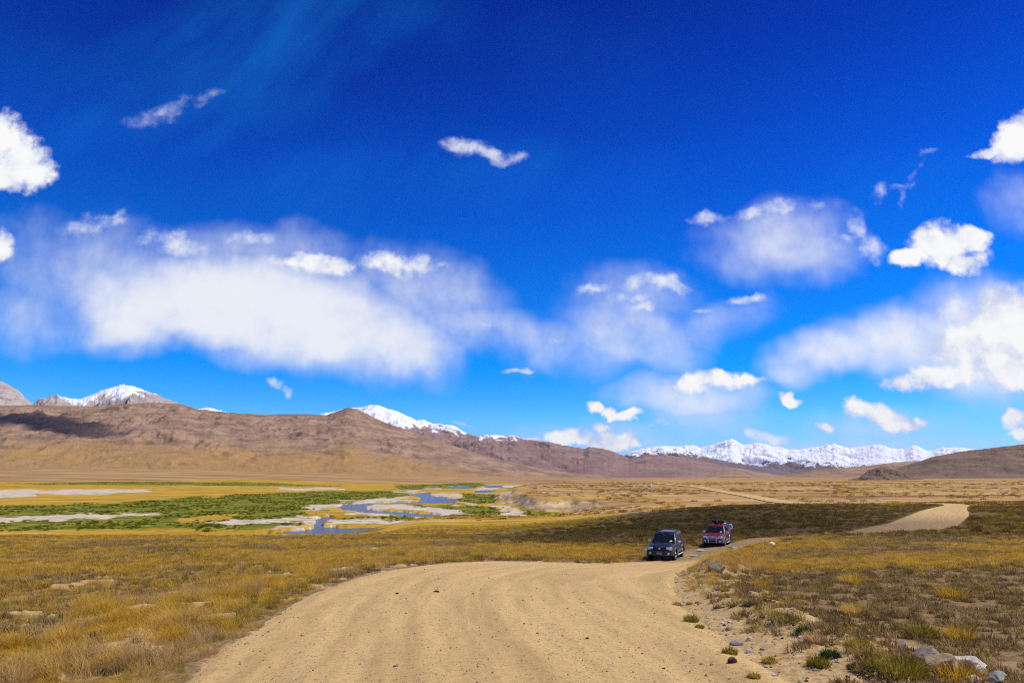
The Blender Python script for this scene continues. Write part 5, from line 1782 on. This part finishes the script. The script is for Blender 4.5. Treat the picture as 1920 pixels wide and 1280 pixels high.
scrub_k = [tuft_mesh('scrub_shape', L_scrub, s_, 90, .10, .06, .14, .010, hemi=True) for s_ in (21, 22)] + [tuft_mesh('scrub_shape', L_olive, 23, 60, .10, .07, .16, .008, .7), tuft_mesh('scrub_shape', L_straw, 24, 40, .10, .07, .16, .007, .7)]
X, Y = wedge(56000, 5.0, 75.0)
Z, px, py, gr, rd_ = prep(X, Y)
cl = fbm(X / 1.2, Y / 1.2, 3, 261)
ok = (rng.uniform(0, 1, len(X)) < np.clip(.55 + .7 * cl, 0.06, 1) * np.clip(1.25 - gr, .15, 1) * (1 - .8 * bare(X, Y))) & (rd_ < -.5 - 1.2 * (X > 2) * rng.uniform(0, 1, len(X)))
vv = np.where(rng.uniform(0, 1, len(X)) < .78, rng.integers(0, 2, len(X)), rng.integers(2, 4, len(X)))
sz = rng.uniform(.5, 1.5, len(X)) * (1 + Y / 70)
scatter('scrub', 'low grey brown scrub scattered over the bare ground', 'scrub', scrub_k, np.stack([X, Y, Z], -1)[ok], sz[ok], vv[ok])
print('scrub', ok.sum())

heath_shade_k = [tuft_mesh('heath_shape', L_heath_shade, s_, 90, .40, .15, .40, .03, hemi=True) for s_ in (31, 32)] + [tuft_mesh('heath_shape', L_olive, 33, 60, .4, .15, .34, .025, .5)]
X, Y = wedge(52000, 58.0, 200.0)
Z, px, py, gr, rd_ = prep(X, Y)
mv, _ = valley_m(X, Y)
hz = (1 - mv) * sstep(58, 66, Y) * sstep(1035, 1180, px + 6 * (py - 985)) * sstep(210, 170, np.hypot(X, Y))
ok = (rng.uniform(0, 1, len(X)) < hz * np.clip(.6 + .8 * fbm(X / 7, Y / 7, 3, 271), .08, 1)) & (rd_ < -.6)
scatter('heath', 'dark brown heather with cloud shade in its colour covering the shaded rise behind the cars', 'heath', heath_shade_k, np.stack([X, Y, Z], -1)[ok], rng.uniform(.5, 1.3, ok.sum()))
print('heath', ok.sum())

marsh_k = [tuft_mesh('marsh_shape', L_marsh, s_, 110, 1.1, .5, 1.3, .16, hemi=True) for s_ in (41, 42)]
kk = (a_green > .5) & (R_ > 150) & (R_ < 1100)
cell = rng.choice(np.argwhere(kk.ravel())[:, 0], 13000, p=(R_ ** 2).ravel()[kk.ravel()] ** .5 / ((R_ ** 2).ravel()[kk.ravel()] ** .5).sum())
X = GX.ravel()[cell] + rng.normal(0, 1.2, len(cell))
Y = GY.ravel()[cell] + rng.normal(0, 2.5, len(cell))
ok = (fbm(X / 14, Y / 26, 3, 281) > -.10) & (a_water.ravel()[cell] < .1) & (a_gravel.ravel()[cell] < .4)
X, Y = X[ok], Y[ok]
scatter('marsh_willow', 'low green willow scrub filling the marsh by the river', 'marsh', marsh_k, np.stack([X, Y, settle(X, Y)], -1), rng.uniform(.2, .55, ok.sum()))

# pebbles
peb_k = []
for s_, mk in ((51, 'tan'), (52, 'tan'), (53, 'grey'), (54, 'dark'), (55, 'pale')):
    bm = rock_mesh(s_, 1, 6)
    bmesh.ops.scale(bm, vec=(1, .8, .6), verts=bm.verts)
    me = bpy.data.meshes.new('pebble_shape')
    bm.to_mesh(me)
    bm.free()
    me.materials.append(RK[mk])
    peb_k.append(me)
rx, ry, rzv = [], [], []
bvz = []
co = np.empty(len(road.data.vertices) * 3, np.float32)
road.data.vertices.foreach_get('co', co)
co = co.reshape(-1, 3)
cand = np.argwhere((co[:, 1] > 5) & (co[:, 1] < 60))[:, 0]
pw = 1.0 / np.hypot(co[cand, 0], co[cand, 1]) ** .2
pk = rng.choice(cand, 9000, p=pw / pw.sum())
ptr = co[pk] + np.stack([rng.normal(0, .02, len(pk)), rng.normal(0, .03, len(pk)), np.zeros(len(pk))], -1)
szr = np.exp(rng.normal(-4.45, .55, len(pk)))
X, Y = wedge(26000, 5.0, 60.0)
Z, px, py, gr, rd_ = prep(X, Y)
bankw = np.exp(-((rd_ + 1.0) / 1.1) ** 2) * (X > 1) * (Y < 45)
ok = (rng.uniform(0, 1, len(X)) < np.clip(bankw * 1.6 + .22 * (X > 3) + .05, 0, 1)) & (rd_ < .1)
ptg = np.stack([X, Y, Z], -1)[ok]
szg = np.exp(rng.normal(-3.85, .55, ok.sum())) * (1 + .5 * bankw[ok])
ptr = ptr[~((ptr[:, 0] < -20))]
allp = np.concatenate([ptr, ptg])
wh = np.concatenate([rng.choice(5, len(ptr), p=(.30, .25, .15, .22, .08)), rng.choice(5, len(ptg), p=(.28, .27, .2, .13, .12))])
scatter('pebbles', 'loose pebbles strewn over the road and its right bank', 'pebbles', peb_k, allp, np.concatenate([szr, szg]), wh)
print('pebbles', len(allp))

# ------------------------------------------------------------------ puddles and litter
PW, t, b = new_mat('puddle_water')
setc(t, b, (0.10, 0.075, 0.05))
b.inputs['Roughness'].default_value = .03
b.inputs['Specular IOR Level'].default_value = .6
bump(t, b, t.noise(t.node('ShaderNodeTexCoord').outputs['Object'], 6, 2, .5), .05, .01)
for px, py, wpx, lab in ((1315, 1031.5, 18, 'shallow puddle on the track in front of the maroon car'), (1372, 1028, 18, 'shallow puddle on the track right of the maroon car'), (1301, 1042, 14, 'small puddle on the track beside the navy car')):
    p = place(px, py)
    w = dist_px(p, wpx) / 2
    bm = bmesh.new()
    r_ = random.Random(int(px))
    vs = [bm.verts.new((w * math.cos(a) * r_.uniform(.75, 1.1), w * 1.6 * math.sin(a) * r_.uniform(.75, 1.1), 0)) for a in np.linspace(0, 2 * math.pi, 18)[:-1]]
    bm.faces.new(vs)
    o = obj('puddle', bm, PW)
    zz = max(drop(p.x + dx, p.y + dy) for dx in (-w, 0, w) for dy in (-w, 0, w))
    o.location = (p.x, p.y, zz + .006)
    tag(o, lab, 'puddle', kind='structure')
p = place(742, 1247)
bm = bmesh.new()
bmesh.ops.create_grid(bm, x_segments=6, y_segments=4, size=.5)
for v_ in bm.verts:
    v_.co.z = .16 * mnoise.noise(v_.co * 4) + .12
bmesh.ops.scale(bm, vec=(.075, .05, .08), verts=bm.verts)
bmesh.ops.solidify(bm, geom=bm.faces[:], thickness=.002)
o = obj('litter', bm, plain('blue_wrapper', (0.10, 0.16, 0.45), .4, 0, .5, .5, 20))
o.location = (p.x, p.y, p.z + .004)
o.rotation_euler = (0, 0, .4)
tag(o, 'small blue scrap of litter lying on the road', 'litter')

# dark low shrubs dotting the far plain, right across to the foot of the hills
plain_k = [tuft_mesh('shrub_shape', L_scrub, s_, 70, .8, .2, .55, .09, hemi=True) for s_ in (61, 62)] + [tuft_mesh('shrub_shape', L_gold, 63, 60, 1.1, .3, .7, .09, .4)]
X, Y = wedge(30000, 150.0, 900.0)
Z, px, py, gr, rd_ = prep(X, Y)
mv, _ = valley_m(X, Y)
ok = (rng.uniform(0, 1, len(X)) < np.clip(.12 + .7 * fbm(X / 45, Y / 80, 4, 291), 0.02, 1)) & (rd_ < -2) & (mv < .15)
scatter('plain_shrubs', 'low dark shrubs and grass dotting the far plain', 'shrubs', plain_k, np.stack([X, Y, Z], -1)[ok], rng.uniform(.5, 1.25, ok.sum()) * (1 + Y[ok] / 900))
